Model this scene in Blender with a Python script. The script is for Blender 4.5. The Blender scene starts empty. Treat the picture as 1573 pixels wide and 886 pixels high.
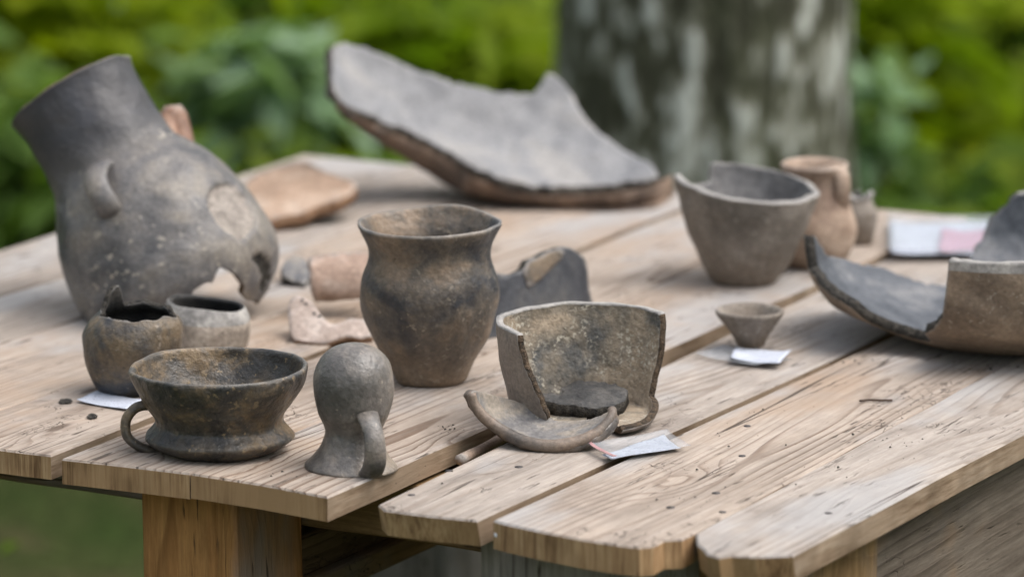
import bpy, bmesh, math, random
import numpy as np
from mathutils import Vector, Matrix, noise
from mathutils.geometry import delaunay_2d_cdt

random.seed(7)
np.random.seed(7)
S = bpy.context.scene
COL = S.collection
R = math.radians

# ------------------------------------------------------------------ camera
TOP = 0.76                      # table top above the ground
F, CX, CY = 6500.0, 786.5, 443.0    # focal length and centre of the 1573 px photograph
PITCH = math.atan(1368.0 / F)
CAMZ = TOP + 0.88
cam_d = bpy.data.cameras.new('camera')
cam = bpy.data.objects.new('camera', cam_d)
COL.objects.link(cam)
cam.location = (0, 0, CAMZ)
cam.rotation_euler = (math.pi / 2 - PITCH, 0, 0)
cam_d.sensor_width = 36.0
cam_d.lens = 36.0 * F / 1573.0
cam_d.clip_end = 300
cam_d.clip_start = 0.05
cam_d.dof.use_dof = True
cam_d.dof.focus_distance = 3.63
cam_d.dof.aperture_fstop = 4.0
S.camera = cam
S.render.resolution_x, S.render.resolution_y = 1024, 576

# ------------------------------------------------------------------ light
SUN_EL, SUN_AZ = R(62), R(100)       # soft light through thin cloud, from the right
w = bpy.data.worlds.new('World')
S.world = w
w.use_nodes = True
nt = w.node_tree
sky = nt.nodes.new('ShaderNodeTexSky')
sky.sky_type = 'NISHITA'
sky.sun_disc = False
sky.sun_elevation = SUN_EL
sky.sun_rotation = SUN_AZ
sky.air_density = 1.0
sky.dust_density = 3.0
sky.ozone_density = 1.0
bg = nt.nodes['Background']
bg.inputs[1].default_value = 0.15
grey = nt.nodes.new('ShaderNodeHueSaturation')       # thin cloud: the blue is washed out
grey.inputs['Saturation'].default_value = 0.42
nt.links.new(sky.outputs[0], grey.inputs['Color'])
nt.links.new(grey.outputs[0], bg.inputs[0])
sun_d = bpy.data.lights.new('sun', 'SUN')
sun_d.energy = 1.1
sun_d.angle = R(60)
sun_d.color = (1.0, 0.94, 0.86)
sun = bpy.data.objects.new('sun', sun_d)
COL.objects.link(sun)
sd = Vector((math.sin(SUN_AZ) * math.cos(SUN_EL), math.cos(SUN_AZ) * math.cos(SUN_EL), math.sin(SUN_EL)))
sun.rotation_euler = sd.to_track_quat('Z', 'Y').to_euler()
sun.location = (0, 0, 6)
S.view_settings.view_transform = 'Standard'
S.view_settings.look = 'None'
S.view_settings.exposure = 1.0
S.view_settings.gamma = 1.0

# ------------------------------------------------------------------ picture geometry -> world
RIGHT = Vector((1, 0, 0))
FWD = Vector((0, math.cos(PITCH), -math.sin(PITCH)))
UP = Vector((0, math.sin(PITCH), math.cos(PITCH)))
CAMP = Vector((0, 0, CAMZ))


def ray(px, py):
    return FWD + RIGHT * ((px - CX) / F) - UP * ((py - CY) / F)


def at(px, py, z=TOP):
    d = ray(px, py)
    return CAMP + d * ((z - CAMZ) / d.z)


def depth(px, py, z=TOP):
    return (z - CAMZ) / ray(px, py).z


def mpp(px, py, z=TOP):
    return depth(px, py, z) / F


def at_depth(px, py, d):
    return CAMP + ray(px, py) * d


# ------------------------------------------------------------------ object helpers
def tag(o, label, cat, group=None, kind=None):
    if label: o['label'] = label
    if cat: o['category'] = cat
    if group: o['group'] = group
    if kind: o['kind'] = kind
    return o


def empty(name, loc, label, cat, group=None):
    o = bpy.data.objects.new(name, None)
    COL.objects.link(o)
    o.location = loc
    o.empty_display_size = 0.03
    return tag(o, label, cat, group)


def link_mesh(name, verts, faces, mats, parent=None, origin=None, smooth=True, mat_idx=None):
    """verts are in world space; they are stored relative to origin (or to the parent)"""
    if origin is None:
        origin = parent.matrix_basis.translation.copy() if parent else sum((Vector(v) for v in verts), Vector()) / len(verts)
    me = bpy.data.meshes.new(name)
    me.from_pydata([tuple(Vector(v) - origin) for v in verts], [], faces)
    if not isinstance(mats, (list, tuple)): mats = [mats]
    for m in mats: me.materials.append(m)
    if mat_idx is not None:
        me.polygons.foreach_set('material_index', mat_idx)
    me.polygons.foreach_set('use_smooth', [smooth] * len(me.polygons))
    me.update()
    o = bpy.data.objects.new(name, me)
    COL.objects.link(o)
    if parent:
        o.parent = parent
        o.location = origin - parent.matrix_basis.translation
    else:
        o.location = origin
    return o


def fn(v, s=1.0, off=0.0):
    return noise.noise(Vector(v) * s + Vector((off, off * 1.7, off * 0.3)))


def catmull(pts, n):
    """resample a polyline with a Catmull-Rom spline, evenly by arc length; (x, y) repeated points make corners"""
    P = [np.array(p, float) for p in pts]
    out = []
    for i in range(len(P) - 1):
        p0 = P[i - 1] if i > 0 else 2 * P[0] - P[1]
        p1, p2 = P[i], P[i + 1]
        p3 = P[i + 2] if i + 2 < len(P) else 2 * P[-1] - P[-2]
        for k in range(12):
            t = k / 12.0
            out.append(0.5 * (2 * p1 + (p2 - p0) * t + (2 * p0 - 5 * p1 + 4 * p2 - p3) * t * t + (3 * p1 - p0 - 3 * p2 + p3) * t ** 3))
    out.append(P[-1])
    A = np.array(out)
    s = np.concatenate([[0], np.cumsum(np.linalg.norm(np.diff(A, axis=0), axis=1))])
    u = np.linspace(0, s[-1], n)
    return np.stack([np.interp(u, s, A[:, k]) for k in range(A.shape[1])], 1)


# ------------------------------------------------------------------ materials
class NT:
    def __init__(self, name):
        self.m = bpy.data.materials.new(name)
        self.m.use_nodes = True
        self.t = self.m.node_tree
        self.b = self.t.nodes['Principled BSDF']

    def n(self, typ, **kw):
        nd = self.t.nodes.new(typ)
        for k, v in kw.items():
            if k.startswith('i_'):
                key = k[2:]
                nd.inputs[int(key) if key.isdigit() else key].default_value = v
            else:
                setattr(nd, k, v)
        return nd

    def l(self, a, b):
        self.t.links.new(a, b)

    def val(self, x):
        return x

    def math(self, op, a, b=None, c=None, clamp=False):
        nd = self.n('ShaderNodeMath', operation=op, use_clamp=clamp)
        for i, x in enumerate((a, b, c)):
            if x is None: continue
            if hasattr(x, 'is_linked'): self.l(x, nd.inputs[i])
            else: nd.inputs[i].default_value = x
        return nd.outputs[0]

    def noise(self, vec, scale, detail=3.0, rough=0.55, dist=0.0):
        nd = self.n('ShaderNodeTexNoise')
        nd.inputs['Scale'].default_value = scale
        nd.inputs['Detail'].default_value = detail
        nd.inputs['Roughness'].default_value = rough
        nd.inputs['Distortion'].default_value = dist
        if vec is not None: self.l(vec, nd.inputs['Vector'])
        return nd.outputs['Fac']

    def ramp(self, fac, stops, interp='LINEAR'):
        nd = self.n('ShaderNodeValToRGB')
        cr = nd.color_ramp
        cr.interpolation = interp
        while len(cr.elements) < len(stops): cr.elements.new(0.5)
        for e, (p, c) in zip(cr.elements, stops):
            e.position = p
            e.color = (*c, 1) if hasattr(c, '__len__') else (c, c, c, 1)
        self.l(fac, nd.inputs[0])
        return nd.outputs[0]

    def mix(self, fac, a, b, mode='MIX'):
        nd = self.n('ShaderNodeMix', data_type='RGBA', blend_type=mode)
        for idx, x in ((0, fac), (6, a), (7, b)):
            if hasattr(x, 'is_linked'): self.l(x, nd.inputs[idx])
            elif idx == 0: nd.inputs[0].default_value = x
            else: nd.inputs[idx].default_value = (*x, 1)
        return nd.outputs[2]

    def smooth(self, x, lo, hi):
        nd = self.n('ShaderNodeMapRange', interpolation_type='SMOOTHSTEP')
        nd.inputs[1].default_value = lo
        nd.inputs[2].default_value = hi
        self.l(x, nd.inputs[0])
        return nd.outputs[0]

    def coords(self, random_shift=True, scale=None):
        tc = self.n('ShaderNodeTexCoord')
        v = tc.outputs['Object']
        if random_shift:
            oi = self.n('ShaderNodeObjectInfo')
            cmb = self.n('ShaderNodeCombineXYZ')
            for i, k in enumerate((31.7, 17.3, 53.1)):
                self.l(self.math('MULTIPLY', oi.outputs['Random'], k), cmb.inputs[i])
            ad = self.n('ShaderNodeVectorMath', operation='ADD')
            self.l(v, ad.inputs[0]); self.l(cmb.outputs[0], ad.inputs[1])
            v = ad.outputs[0]
        return v

    def vscale(self, v, s):
        nd = self.n('ShaderNodeVectorMath', operation='MULTIPLY')
        self.l(v, nd.inputs[0]); nd.inputs[1].default_value = s
        return nd.outputs[0]

    def bump(self, h, strength, distance, normal=None):
        nd = self.n('ShaderNodeBump')
        nd.inputs['Strength'].default_value = strength
        nd.inputs['Distance'].default_value = distance
        self.l(h, nd.inputs['Height'])
        if normal is not None: self.l(normal, nd.inputs['Normal'])
        return nd.outputs[0]


def srgb(r, g, b):
    return tuple(((c / 255.0) / 12.92 if c <= 10 else (((c / 255.0) + 0.055) / 1.055) ** 2.4) for c in (r, g, b))


def clay(name, dark, mid, light, big=14.0, speck=None, speck_amt=0.62, rough=(0.5, 0.75), bump=0.5, low=None, low_z=(0.0, 0.04), spec=0.4, scale_speck=170.0, bias=0.0, grad=None, wear_highlight=(0.34, 0.32, 0.30)):
    """hand made fired clay: smoke patches (dark / mid / light), mottling, pale or dark specks, small dents"""
    N = NT(name)
    v = N.coords()
    n1 = N.noise(v, big, 3, 0.6, 0.6)
    n2 = N.noise(v, big * 4.3, 4, 0.65)
    n3 = N.noise(v, 240, 3, 0.7)
    f = N.math('ADD', N.math('MULTIPLY', n1, 0.72), N.math('MULTIPLY', n2, 0.28))
    if bias: f = N.math('ADD', f, bias)
    c = N.ramp(f, [(0.40, dark), (0.50, mid), (0.60, light)])
    if low is not None:
        tc = N.n('ShaderNodeTexCoord')
        sep = N.n('ShaderNodeSeparateXYZ')
        N.l(tc.outputs['Object'], sep.inputs[0])
        z = N.math('ADD', sep.outputs[2], N.math('MULTIPLY', N.math('SUBTRACT', n2, 0.5), 0.08))
        k = N.smooth(z, low_z[1], low_z[0]) if False else N.math('SUBTRACT', 1.0, N.smooth(z, low_z[0], low_z[1]))
        c = N.mix(N.math('MULTIPLY', k, 0.85), c, low)
    g = N.ramp(n3, [(0.3, 0.72), (0.7, 1.25)])
    c = N.mix(1.0, c, g, 'MULTIPLY')
    if speck is not None:
        s = N.noise(v, scale_speck, 2, 0.6)
        area = N.smooth(N.noise(v, big * 1.7, 2, 0.5), 0.42, 0.6)
        sm = N.math('MULTIPLY', N.smooth(s, speck_amt, speck_amt + 0.05), area)
        c = N.mix(N.math('MULTIPLY', sm, 0.8), c, speck)
    pit = N.noise(v, 105, 3, 0.6)
    pits = N.smooth(pit, 0.25, 0.32)
    c = N.mix(1.0, c, N.ramp(pits, [(0.0, 0.6), (1.0, 1.0)]), 'MULTIPLY')
    if grad is not None:                     # smoke-blackened towards one end of the pot
        vec, lo, hi, gcol = grad
        tg = N.n('ShaderNodeTexCoord')
        dt = N.n('ShaderNodeVectorMath', operation='DOT_PRODUCT')
        N.l(tg.outputs['Object'], dt.inputs[0]); dt.inputs[1].default_value = vec
        gz = N.math('ADD', dt.outputs['Value'], N.math('MULTIPLY', N.math('SUBTRACT', n1, 0.5), 0.16))
        gz = N.math('ADD', gz, N.math('MULTIPLY', N.math('SUBTRACT', n2, 0.5), 0.06))
        c = N.mix(N.math('MULTIPLY', N.smooth(gz, lo, hi), 0.85), c, gcol)
    if wear_highlight is not None:                     # rubbed edges, with the pale rim highlight painted in too
        ge_ = N.n('ShaderNodeNewGeometry')
        wk = N.math('MULTIPLY', N.smooth(ge_.outputs['Pointiness'], 0.54, 0.62), N.ramp(n2, [(0.3, 0.35), (0.65, 0.9)]))
        c = N.mix(wk, c, wear_highlight)
    N.l(c, N.b.inputs['Base Color'])
    rr = N.ramp(n2, [(0.3, rough[0]), (0.7, rough[1])])
    N.l(rr, N.b.inputs['Roughness'])
    N.b.inputs['Specular IOR Level'].default_value = spec
    hgt = N.math('ADD', N.math('MULTIPLY', N.noise(v, 45, 4, 0.6), 1.0), N.math('MULTIPLY', n3, 0.16))
    hgt = N.math('ADD', hgt, N.math('MULTIPLY', pits, 0.12))
    N.l(N.bump(hgt, bump, 0.006), N.b.inputs['Normal'])
    return N.m


def fracture(name, a, b):
    N = NT(name)
    v = N.coords()
    n1 = N.noise(v, 160, 4, 0.7)
    c = N.ramp(n1, [(0.35, a), (0.65, b)])
    N.l(c, N.b.inputs['Base Color'])
    N.b.inputs['Roughness'].default_value = 0.9
    N.b.inputs['Specular IOR Level'].default_value = 0.22
    N.l(N.bump(n1, 1.0, 0.008), N.b.inputs['Normal'])
    return N.m


def wood(name, pale, mid, dark, ring=0.0075, grain=0.55, rough=0.85, stain=None, fibre=1.0, checks=1.0, marks=1.0):
    """sawn softwood: long rings from a slowly bent pith line, fibres, checks, knots, stains and grey weathering; y runs along the grain"""
    N = NT(name)
    v = N.coords()
    tc = N.n('ShaderNodeTexCoord')
    oi = N.n('ShaderNodeObjectInfo')
    sep = N.n('ShaderNodeSeparateXYZ')
    N.l(tc.outputs['Object'], sep.inputs[0])
    x, y, z = sep.outputs
    rnd = oi.outputs['Random']
    vo = N.n('ShaderNodeTexVoronoi', feature='F1')
    vo.inputs['Scale'].default_value = 1.0
    N.l(N.vscale(v, (11, 3.2, 3)), vo.inputs['Vector'])
    kd = N.math('ADD', vo.outputs['Distance'], N.math('MULTIPLY', N.noise(v, 50, 2, 0.5), 0.05))
    wander = N.noise(N.vscale(v, (0.8, 0.9, 0.8)), 1.0, 2, 0.5)
    wob = N.noise(N.vscale(v, (5.0, 1.5, 5.0)), 1.0, 2, 0.5)
    px = N.math('ADD', x, N.math('MULTIPLY', N.math('SUBTRACT', rnd, 0.5), 0.09))
    px = N.math('ADD', px, N.math('MULTIPLY', N.math('SUBTRACT', wander, 0.5), 0.16))
    pz = N.math('ADD', N.math('ADD', z, 0.03), N.math('MULTIPLY', N.math('SUBTRACT', wob, 0.5), 0.06))
    rr = N.math('SQRT', N.math('ADD', N.math('MULTIPLY', px, px), N.math('MULTIPLY', pz, pz)))
    rr = N.math('ADD', rr, N.math('MULTIPLY', N.noise(N.vscale(v, (60, 4, 60)), 1.0, 2, 0.5), 0.0020))
    rr = N.math('ADD', rr, N.math('MULTIPLY', N.noise(N.vscale(v, (16, 1.6, 16)), 1.0, 2, 0.5), 0.014))
    rr = N.math('ADD', rr, N.math('MULTIPLY', N.math('SUBTRACT', 1.0, N.smooth(kd, 0.05, 0.34)), 0.022))
    saw = N.math('FRACT', N.math('DIVIDE', rr, ring))
    late = N.ramp(saw, [(0.0, 0.0), (0.5, 0.06), (0.72, 0.35), (0.88, 1.0), (0.95, 0.9), (1.0, 0.0)])
    patch = N.smooth(N.noise(N.vscale(v, (9, 2.2, 9)), 1.0, 3, 0.6), 0.36, 0.66)
    fib = N.noise(N.vscale(v, (380, 24, 380)), 1.0, 4, 0.75)
    fib2 = N.noise(N.vscale(v, (95, 5.0, 95)), 1.0, 5, 0.7)
    col = N.mix(N.smooth(fib2, 0.34, 0.66), pale, mid)
    gk = N.math('MULTIPLY', late, N.math('MULTIPLY_ADD', patch, grain, 0.16))
    col = N.mix(gk, col, dark)
    col = N.mix(1.0, col, N.ramp(fib, [(0.25, 1.0 - 0.28 * fibre), (0.75, 1.0 + 0.22 * fibre)]), 'MULTIPLY')
    # weathering: grey blotches and long streaks
    blot = N.noise(N.vscale(v, (10, 6, 10)), 1.0, 6, 0.72)
    tone = N.ramp(blot, [(0.30, (0.66, 0.64, 0.63)), (0.47, (0.95, 0.95, 0.95)), (0.68, (1.16, 1.15, 1.14))])
    col = N.mix(1.0, col, tone, 'MULTIPLY')
    streak = N.noise(N.vscale(v, (38, 3.0, 38)), 1.0, 5, 0.7)
    col = N.mix(N.math('MULTIPLY', N.smooth(streak, 0.52, 0.66), 0.45), col, tuple(c * 0.62 for c in mid))
    grey = tuple(0.36 * sum(pale) * k for k in (0.98, 0.97, 0.97))
    col = N.mix(N.math('MULTIPLY', N.smooth(N.noise(N.vscale(v, (6, 2.5, 6)), 1.0, 4, 0.6), 0.47, 0.62), 0.6), col, grey)
    if stain is not None:
        st = N.smooth(N.noise(N.vscale(v, (5, 3, 5)), 1.0, 4, 0.65), 0.50, 0.66)
        col = N.mix(N.math('MULTIPLY', st, 0.6), col, stain)
    # dirt caught in the grain, and drying checks along it
    dash = N.noise(N.vscale(v, (170, 16, 170)), 1.0, 3, 0.6)
    dk = N.math('MULTIPLY', N.smooth(dash, 0.60, 0.68), N.smooth(N.noise(v, 9, 3, 0.6), 0.50, 0.60))
    ck = N.noise(N.vscale(v, (48, 0.9, 48)), 1.0, 1, 0.4)
    line_ = N.math('SUBTRACT', 1.0, N.smooth(N.math('ABSOLUTE', N.math('SUBTRACT', ck, 0.5)), 0.002, 0.012))
    line_ = N.math('MULTIPLY', line_, N.smooth(N.noise(N.vscale(v, (20, 2.4, 20)), 1.0, 2, 0.5), 0.56, 0.62))
    sq = N.noise(N.vscale(v, (75, 38, 75)), 1.0, 2, 0.5, 0.8)
    sql = N.math('SUBTRACT', 1.0, N.smooth(N.math('ABSOLUTE', N.math('SUBTRACT', sq, 0.5)), 0.004, 0.022))
    sql = N.math('MULTIPLY', sql, N.smooth(N.noise(N.vscale(v, (11, 7, 11)), 1.0, 3, 0.6), 0.57, 0.64))
    line_ = N.math('MAXIMUM', line_, N.math('MULTIPLY', sql, 0.8 * marks))
    dk = N.math('MAXIMUM', N.math('MULTIPLY', dk, 0.75), N.math('MULTIPLY', line_, 0.85 * checks))
    col = N.mix(dk, col, (0.050, 0.036, 0.028))
    kn = N.math('SUBTRACT', 1.0, N.smooth(kd, 0.060, 0.105))
    col = N.mix(N.math('MULTIPLY', kn, 0.72), col, (0.075, 0.045, 0.030))
    N.l(col, N.b.inputs['Base Color'])
    N.b.inputs['Roughness'].default_value = rough
    N.b.inputs['Specular IOR Level'].default_value = 0.15
    h = N.math('ADD', N.math('MULTIPLY', fib, 0.5), N.math('MULTIPLY', gk, 0.6))
    h = N.math('SUBTRACT', h, N.math('MULTIPLY', dk, 1.6))
    h = N.math('ADD', h, N.math('MULTIPLY', blot, 0.8))
    N.l(N.bump(h, 0.7, 0.0018), N.b.inputs['Normal'])
    return N.m


def saw_end(name, pale, mid, dark, run=(210, 210, 14)):
    """sawn board ends and edges: upright saw marks over golden or brown wood"""
    N = NT(name)
    v = N.coords()
    a = N.noise(N.vscale(v, run), 1.0, 4, 0.7)
    a2 = N.noise(N.vscale(v, tuple(k * 0.28 for k in run)), 1.0, 3, 0.6)
    a = N.math('ADD', N.math('MULTIPLY', a, 0.55), N.math('MULTIPLY', a2, 0.45))
    b = N.noise(v, 16, 3, 0.6)
    c = N.ramp(a, [(0.36, dark), (0.5, mid), (0.64, pale)])
    c = N.mix(1.0, c, N.ramp(b, [(0.3, (0.6, 0.58, 0.55)), (0.7, (1.2, 1.2, 1.2))]), 'MULTIPLY')
    c = N.mix(N.smooth(N.noise(v, 9, 2, 0.5), 0.5, 0.7), c, mid)
    N.l(c, N.b.inputs['Base Color'])
    N.b.inputs['Roughness'].default_value = 0.85
    N.b.inputs['Specular IOR Level'].default_value = 0.2
    N.l(N.bump(a, 0.7, 0.0018), N.b.inputs['Normal'])
    return N.m


def plain(name, col, rough=0.6, var=0.15, scale=40, spec=0.4, bump=0.2):
    N = NT(name)
    v = N.coords()
    n1 = N.noise(v, scale, 3, 0.6)
    c = N.mix(1.0, col, N.ramp(n1, [(0.3, 1 - var), (0.7, 1 + var)]), 'MULTIPLY')
    N.l(c, N.b.inputs['Base Color'])
    N.b.inputs['Roughness'].default_value = rough
    N.b.inputs['Specular IOR Level'].default_value = spec
    N.l(N.bump(n1, bump, 0.002), N.b.inputs['Normal'])
    return N.m


def leaf_mat(name, c1, c2, c3, rough=0.6, trans=0.35):
    N = NT(name)
    at_ = N.n('ShaderNodeAttribute', attribute_name='leaf_tint')
    g = N.n('ShaderNodeNewGeometry')
    n1 = N.noise(g.outputs['Position'], 1.6, 2, 0.5)
    f = N.math('ADD', N.math('MULTIPLY', at_.outputs['Fac'], 0.55), N.math('MULTIPLY', N.smooth(n1, 0.3, 0.7), 0.45))
    c = N.ramp(f, [(0.12, c1), (0.5, c2), (0.88, c3)])
    N.l(c, N.b.inputs['Base Color'])
    N.b.inputs['Roughness'].default_value = rough
    N.b.inputs['Specular IOR Level'].default_value = 0.10
    tr = N.n('ShaderNodeBsdfTranslucent')
    N.l(N.mix(1.0, c, (1.15, 1.25, 0.5), 'MULTIPLY'), tr.inputs['Color'])
    mx = N.n('ShaderNodeMixShader')
    mx.inputs[0].default_value = trans
    N.l(N.b.outputs[0], mx.inputs[1]); N.l(tr.outputs[0], mx.inputs[2])
    out = [n for n in N.t.nodes if n.type == 'OUTPUT_MATERIAL'][0]
    N.l(mx.outputs[0], out.inputs['Surface'])
    return N.m


M = {}
JUG_AX = (RIGHT * -0.515 + UP * 0.857) * math.sqrt(1 - 0.12 ** 2) + FWD * 0.12      # the way the fallen jug leans
JUG_AX.normalize()
M['plank'] = wood('weathered_plank', (0.445, 0.375, 0.318), (0.365, 0.300, 0.247), (0.165, 0.112, 0.08), stain=(0.33, 0.235, 0.165), fibre=0.7, grain=0.75)
M['plank_grey'] = wood('weathered_plank_grey', (0.425, 0.372, 0.328), (0.35, 0.302, 0.262), (0.18, 0.13, 0.095), grain=0.6, ring=0.009, fibre=0.7)
M['plank_end'] = saw_end('sawn_plank_end', (0.56, 0.385, 0.22), (0.40, 0.25, 0.13), (0.15, 0.082, 0.042), run=(320, 320, 18))
M['plank_side'] = saw_end('sawn_plank_edge', (0.37, 0.29, 0.215), (0.28, 0.205, 0.14), (0.16, 0.105, 0.065), run=(160, 18, 190))
M['post'] = wood('post_wood', (0.52, 0.27, 0.10), (0.44, 0.21, 0.075), (0.22, 0.10, 0.035), grain=0.5, marks=0.0)
M['beam'] = wood('beam_wood', (0.17, 0.115, 0.065), (0.125, 0.08, 0.045), (0.06, 0.038, 0.022), grain=0.3)
M['gold'] = wood('batten_wood', (0.30, 0.19, 0.09), (0.22, 0.135, 0.06), (0.13, 0.075, 0.035), grain=0.3)
M['greyboard'] = wood('grey_board', (0.34, 0.31, 0.285), (0.26, 0.235, 0.215), (0.11, 0.092, 0.08), grain=0.6, ring=0.012)
M['apron'] = wood('apron_board', (0.20, 0.165, 0.132), (0.145, 0.115, 0.09), (0.06, 0.045, 0.034), grain=0.7, ring=0.011, stain=(0.24, 0.13, 0.05))
M['nail'] = plain('nail_iron', (0.06, 0.052, 0.05), 0.5, 0.3, 300)
M['nail_bright'] = plain('nail_head_worn', (0.62, 0.62, 0.64), 0.35, 0.1, 300, 0.7)

M['beaker'] = clay('beaker_clay', (0.042, 0.042, 0.046), (0.122, 0.102, 0.083), (0.225, 0.165, 0.115), big=14, speck=(0.28, 0.235, 0.18), low=(0.215, 0.158, 0.108), low_z=(-0.01, 0.055), rough=(0.36, 0.6), bump=0.6)
M['bowl'] = clay('bowl_clay', (0.038, 0.037, 0.036), (0.082, 0.069, 0.055), (0.19, 0.135, 0.08), big=22, speck=(0.25, 0.185, 0.11), speck_amt=0.60, rough=(0.30, 0.55), bump=0.7, wear_highlight=(0.34, 0.33, 0.31))
M['idol'] = clay('polished_clay', (0.105, 0.097, 0.090), (0.185, 0.163, 0.143), (0.27, 0.222, 0.176), big=15, rough=(0.30, 0.44), bump=0.5, spec=0.6, speck=(0.34, 0.29, 0.24), speck_amt=0.66, wear_highlight=None)
M['jug'] = clay('jug_clay', (0.066, 0.067, 0.072), (0.140, 0.132, 0.129), (0.225, 0.20, 0.172), big=10, speck=(0.40, 0.36, 0.30), speck_amt=0.63, rough=(0.34, 0.55), bump=0.5, scale_speck=120, grad=(tuple(JUG_AX), 0.12, 0.18, (0.038, 0.040, 0.049)))
M['jug_red'] = clay('red_handle_clay', (0.20, 0.115, 0.08), (0.29, 0.17, 0.115), (0.36, 0.23, 0.16), big=20)
M['globe'] = clay('globe_pot_clay', (0.030, 0.033, 0.039), (0.068, 0.060, 0.052), (0.15, 0.112, 0.072), big=19, speck=(0.24, 0.20, 0.155), rough=(0.34, 0.58), bump=0.7, bias=-0.02)
M['pale'] = clay('pale_cup_clay', (0.24, 0.20, 0.165), (0.37, 0.31, 0.255), (0.49, 0.425, 0.355), big=18, speck=(0.11, 0.09, 0.07), rough=(0.55, 0.8), bump=0.6)
M['dark_in'] = clay('dark_inside', (0.012, 0.012, 0.013), (0.024, 0.023, 0.022), (0.05, 0.045, 0.04), big=30, rough=(0.6, 0.85))  # near-black clay for vessel insides and pricked holes
M['cup'] = clay('grey_cup_clay', (0.14, 0.12, 0.10), (0.20, 0.172, 0.145), (0.27, 0.235, 0.20), big=14, speck=(0.34, 0.31, 0.265), rough=(0.6, 0.85), bump=0.6, low=(0.19, 0.15, 0.115), low_z=(0.0, 0.05))
M['cup_in'] = clay('grey_cup_inside', (0.12, 0.115, 0.115), (0.17, 0.165, 0.165), (0.22, 0.21, 0.205), big=20, rough=(0.6, 0.8))
M['halfout'] = clay('half_bowl_outside', (0.13, 0.112, 0.10), (0.20, 0.168, 0.145), (0.27, 0.225, 0.19), big=16, rough=(0.4, 0.6), bump=0.4)
M['halfin'] = clay('half_bowl_inside', (0.095, 0.093, 0.088), (0.215, 0.182, 0.14), (0.32, 0.255, 0.185), big=13, speck=(0.50, 0.46, 0.38), speck_amt=0.56, scale_speck=260, rough=(0.55, 0.8), bump=0.9, bias=0.02)
M['sherdgrey'] = clay('grey_sherd_clay', (0.10, 0.10, 0.107), (0.185, 0.175, 0.168), (0.29, 0.25, 0.205), big=18, speck=(0.36, 0.33, 0.28), rough=(0.4, 0.65), bump=0.35)
M['sherdtan'] = clay('tan_sherd_clay', (0.135, 0.105, 0.083), (0.19, 0.145, 0.112), (0.27, 0.20, 0.15), big=18, rough=(0.4, 0.65), bump=0.4)
M['bigin'] = clay('storage_jar_inside', (0.185, 0.186, 0.194), (0.235, 0.234, 0.240), (0.30, 0.288, 0.278), big=9, rough=(0.5, 0.72), bump=0.6)
M['bigout'] = clay('storage_jar_outside', (0.115, 0.085, 0.068), (0.205, 0.145, 0.108), (0.30, 0.215, 0.16), big=14, rough=(0.7, 0.9), bump=1.0)
M['dishout'] = clay('wide_dish_outside', (0.15, 0.112, 0.082), (0.23, 0.173, 0.125), (0.31, 0.235, 0.168), big=11, speck=(0.36, 0.31, 0.25), rough=(0.5, 0.75), bump=0.6, wear_highlight=(0.36, 0.35, 0.33))
M['dishin'] = clay('wide_dish_inside', (0.062, 0.068, 0.080), (0.105, 0.112, 0.126), (0.185, 0.185, 0.19), big=12, rough=(0.45, 0.7), bump=0.5)
M['bluegrey'] = clay('blue_grey_sherd', (0.034, 0.036, 0.043), (0.056, 0.058, 0.066), (0.088, 0.085, 0.084), big=15, rough=(0.4, 0.6), bump=0.4)
M['lump'] = clay('dark_lump_clay', (0.028, 0.028, 0.029), (0.050, 0.049, 0.048), (0.085, 0.08, 0.075), big=30, rough=(0.6, 0.8), bump=1.0, wear_highlight=None)
M['lip'] = clay('sherd_lip', (0.085, 0.075, 0.068), (0.15, 0.122, 0.10), (0.22, 0.168, 0.13), big=20, rough=(0.4, 0.6), bump=0.3, wear_highlight=None)
M['tanface'] = clay('tan_flake', (0.075, 0.065, 0.055), (0.13, 0.103, 0.078), (0.185, 0.14, 0.098), big=25)
M['pink'] = clay('pink_sherd_clay', (0.27, 0.185, 0.14), (0.35, 0.25, 0.195), (0.44, 0.34, 0.28), big=22, rough=(0.7, 0.9), bump=0.5)
M['pinkpale'] = clay('pale_pink_clay', (0.33, 0.26, 0.22), (0.43, 0.35, 0.305), (0.52, 0.44, 0.39), big=25, rough=(0.7, 0.9), bump=0.7)
M['orange'] = clay('orange_sherd_clay', (0.29, 0.195, 0.135), (0.38, 0.265, 0.19), (0.46, 0.35, 0.27), big=14, rough=(0.65, 0.85), bump=0.5)
M['redjug'] = clay('buff_jug_clay', (0.25, 0.17, 0.125), (0.35, 0.255, 0.19), (0.44, 0.335, 0.26), big=14, rough=(0.6, 0.8), bump=0.5)
M['flake'] = clay('spalled_patch', (0.235, 0.205, 0.18), (0.295, 0.258, 0.228), (0.35, 0.31, 0.27), big=60, rough=(0.8, 0.95), bump=1.0, wear_highlight=None)
M['fr_dark'] = fracture('dark_fracture', (0.022, 0.021, 0.020), (0.095, 0.085, 0.072))
M['fr_tan'] = fracture('tan_fracture', (0.10, 0.07, 0.045), (0.25, 0.175, 0.11))
M['fr_orange'] = fracture('orange_fracture', (0.22, 0.12, 0.07), (0.38, 0.24, 0.15))
M['fr_mix'] = fracture('mixed_fracture', (0.035, 0.030, 0.025), (0.15, 0.105, 0.07))
M['fr_grey'] = fracture('grey_fracture', (0.05, 0.046, 0.042), (0.20, 0.175, 0.15))
M['rimpale'] = clay('worn_lit_rim', (0.22, 0.21, 0.20), (0.31, 0.295, 0.28), (0.40, 0.38, 0.35), big=40, rough=(0.6, 0.8))  # pale wear, plus the lit rim edge put into the colour


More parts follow.
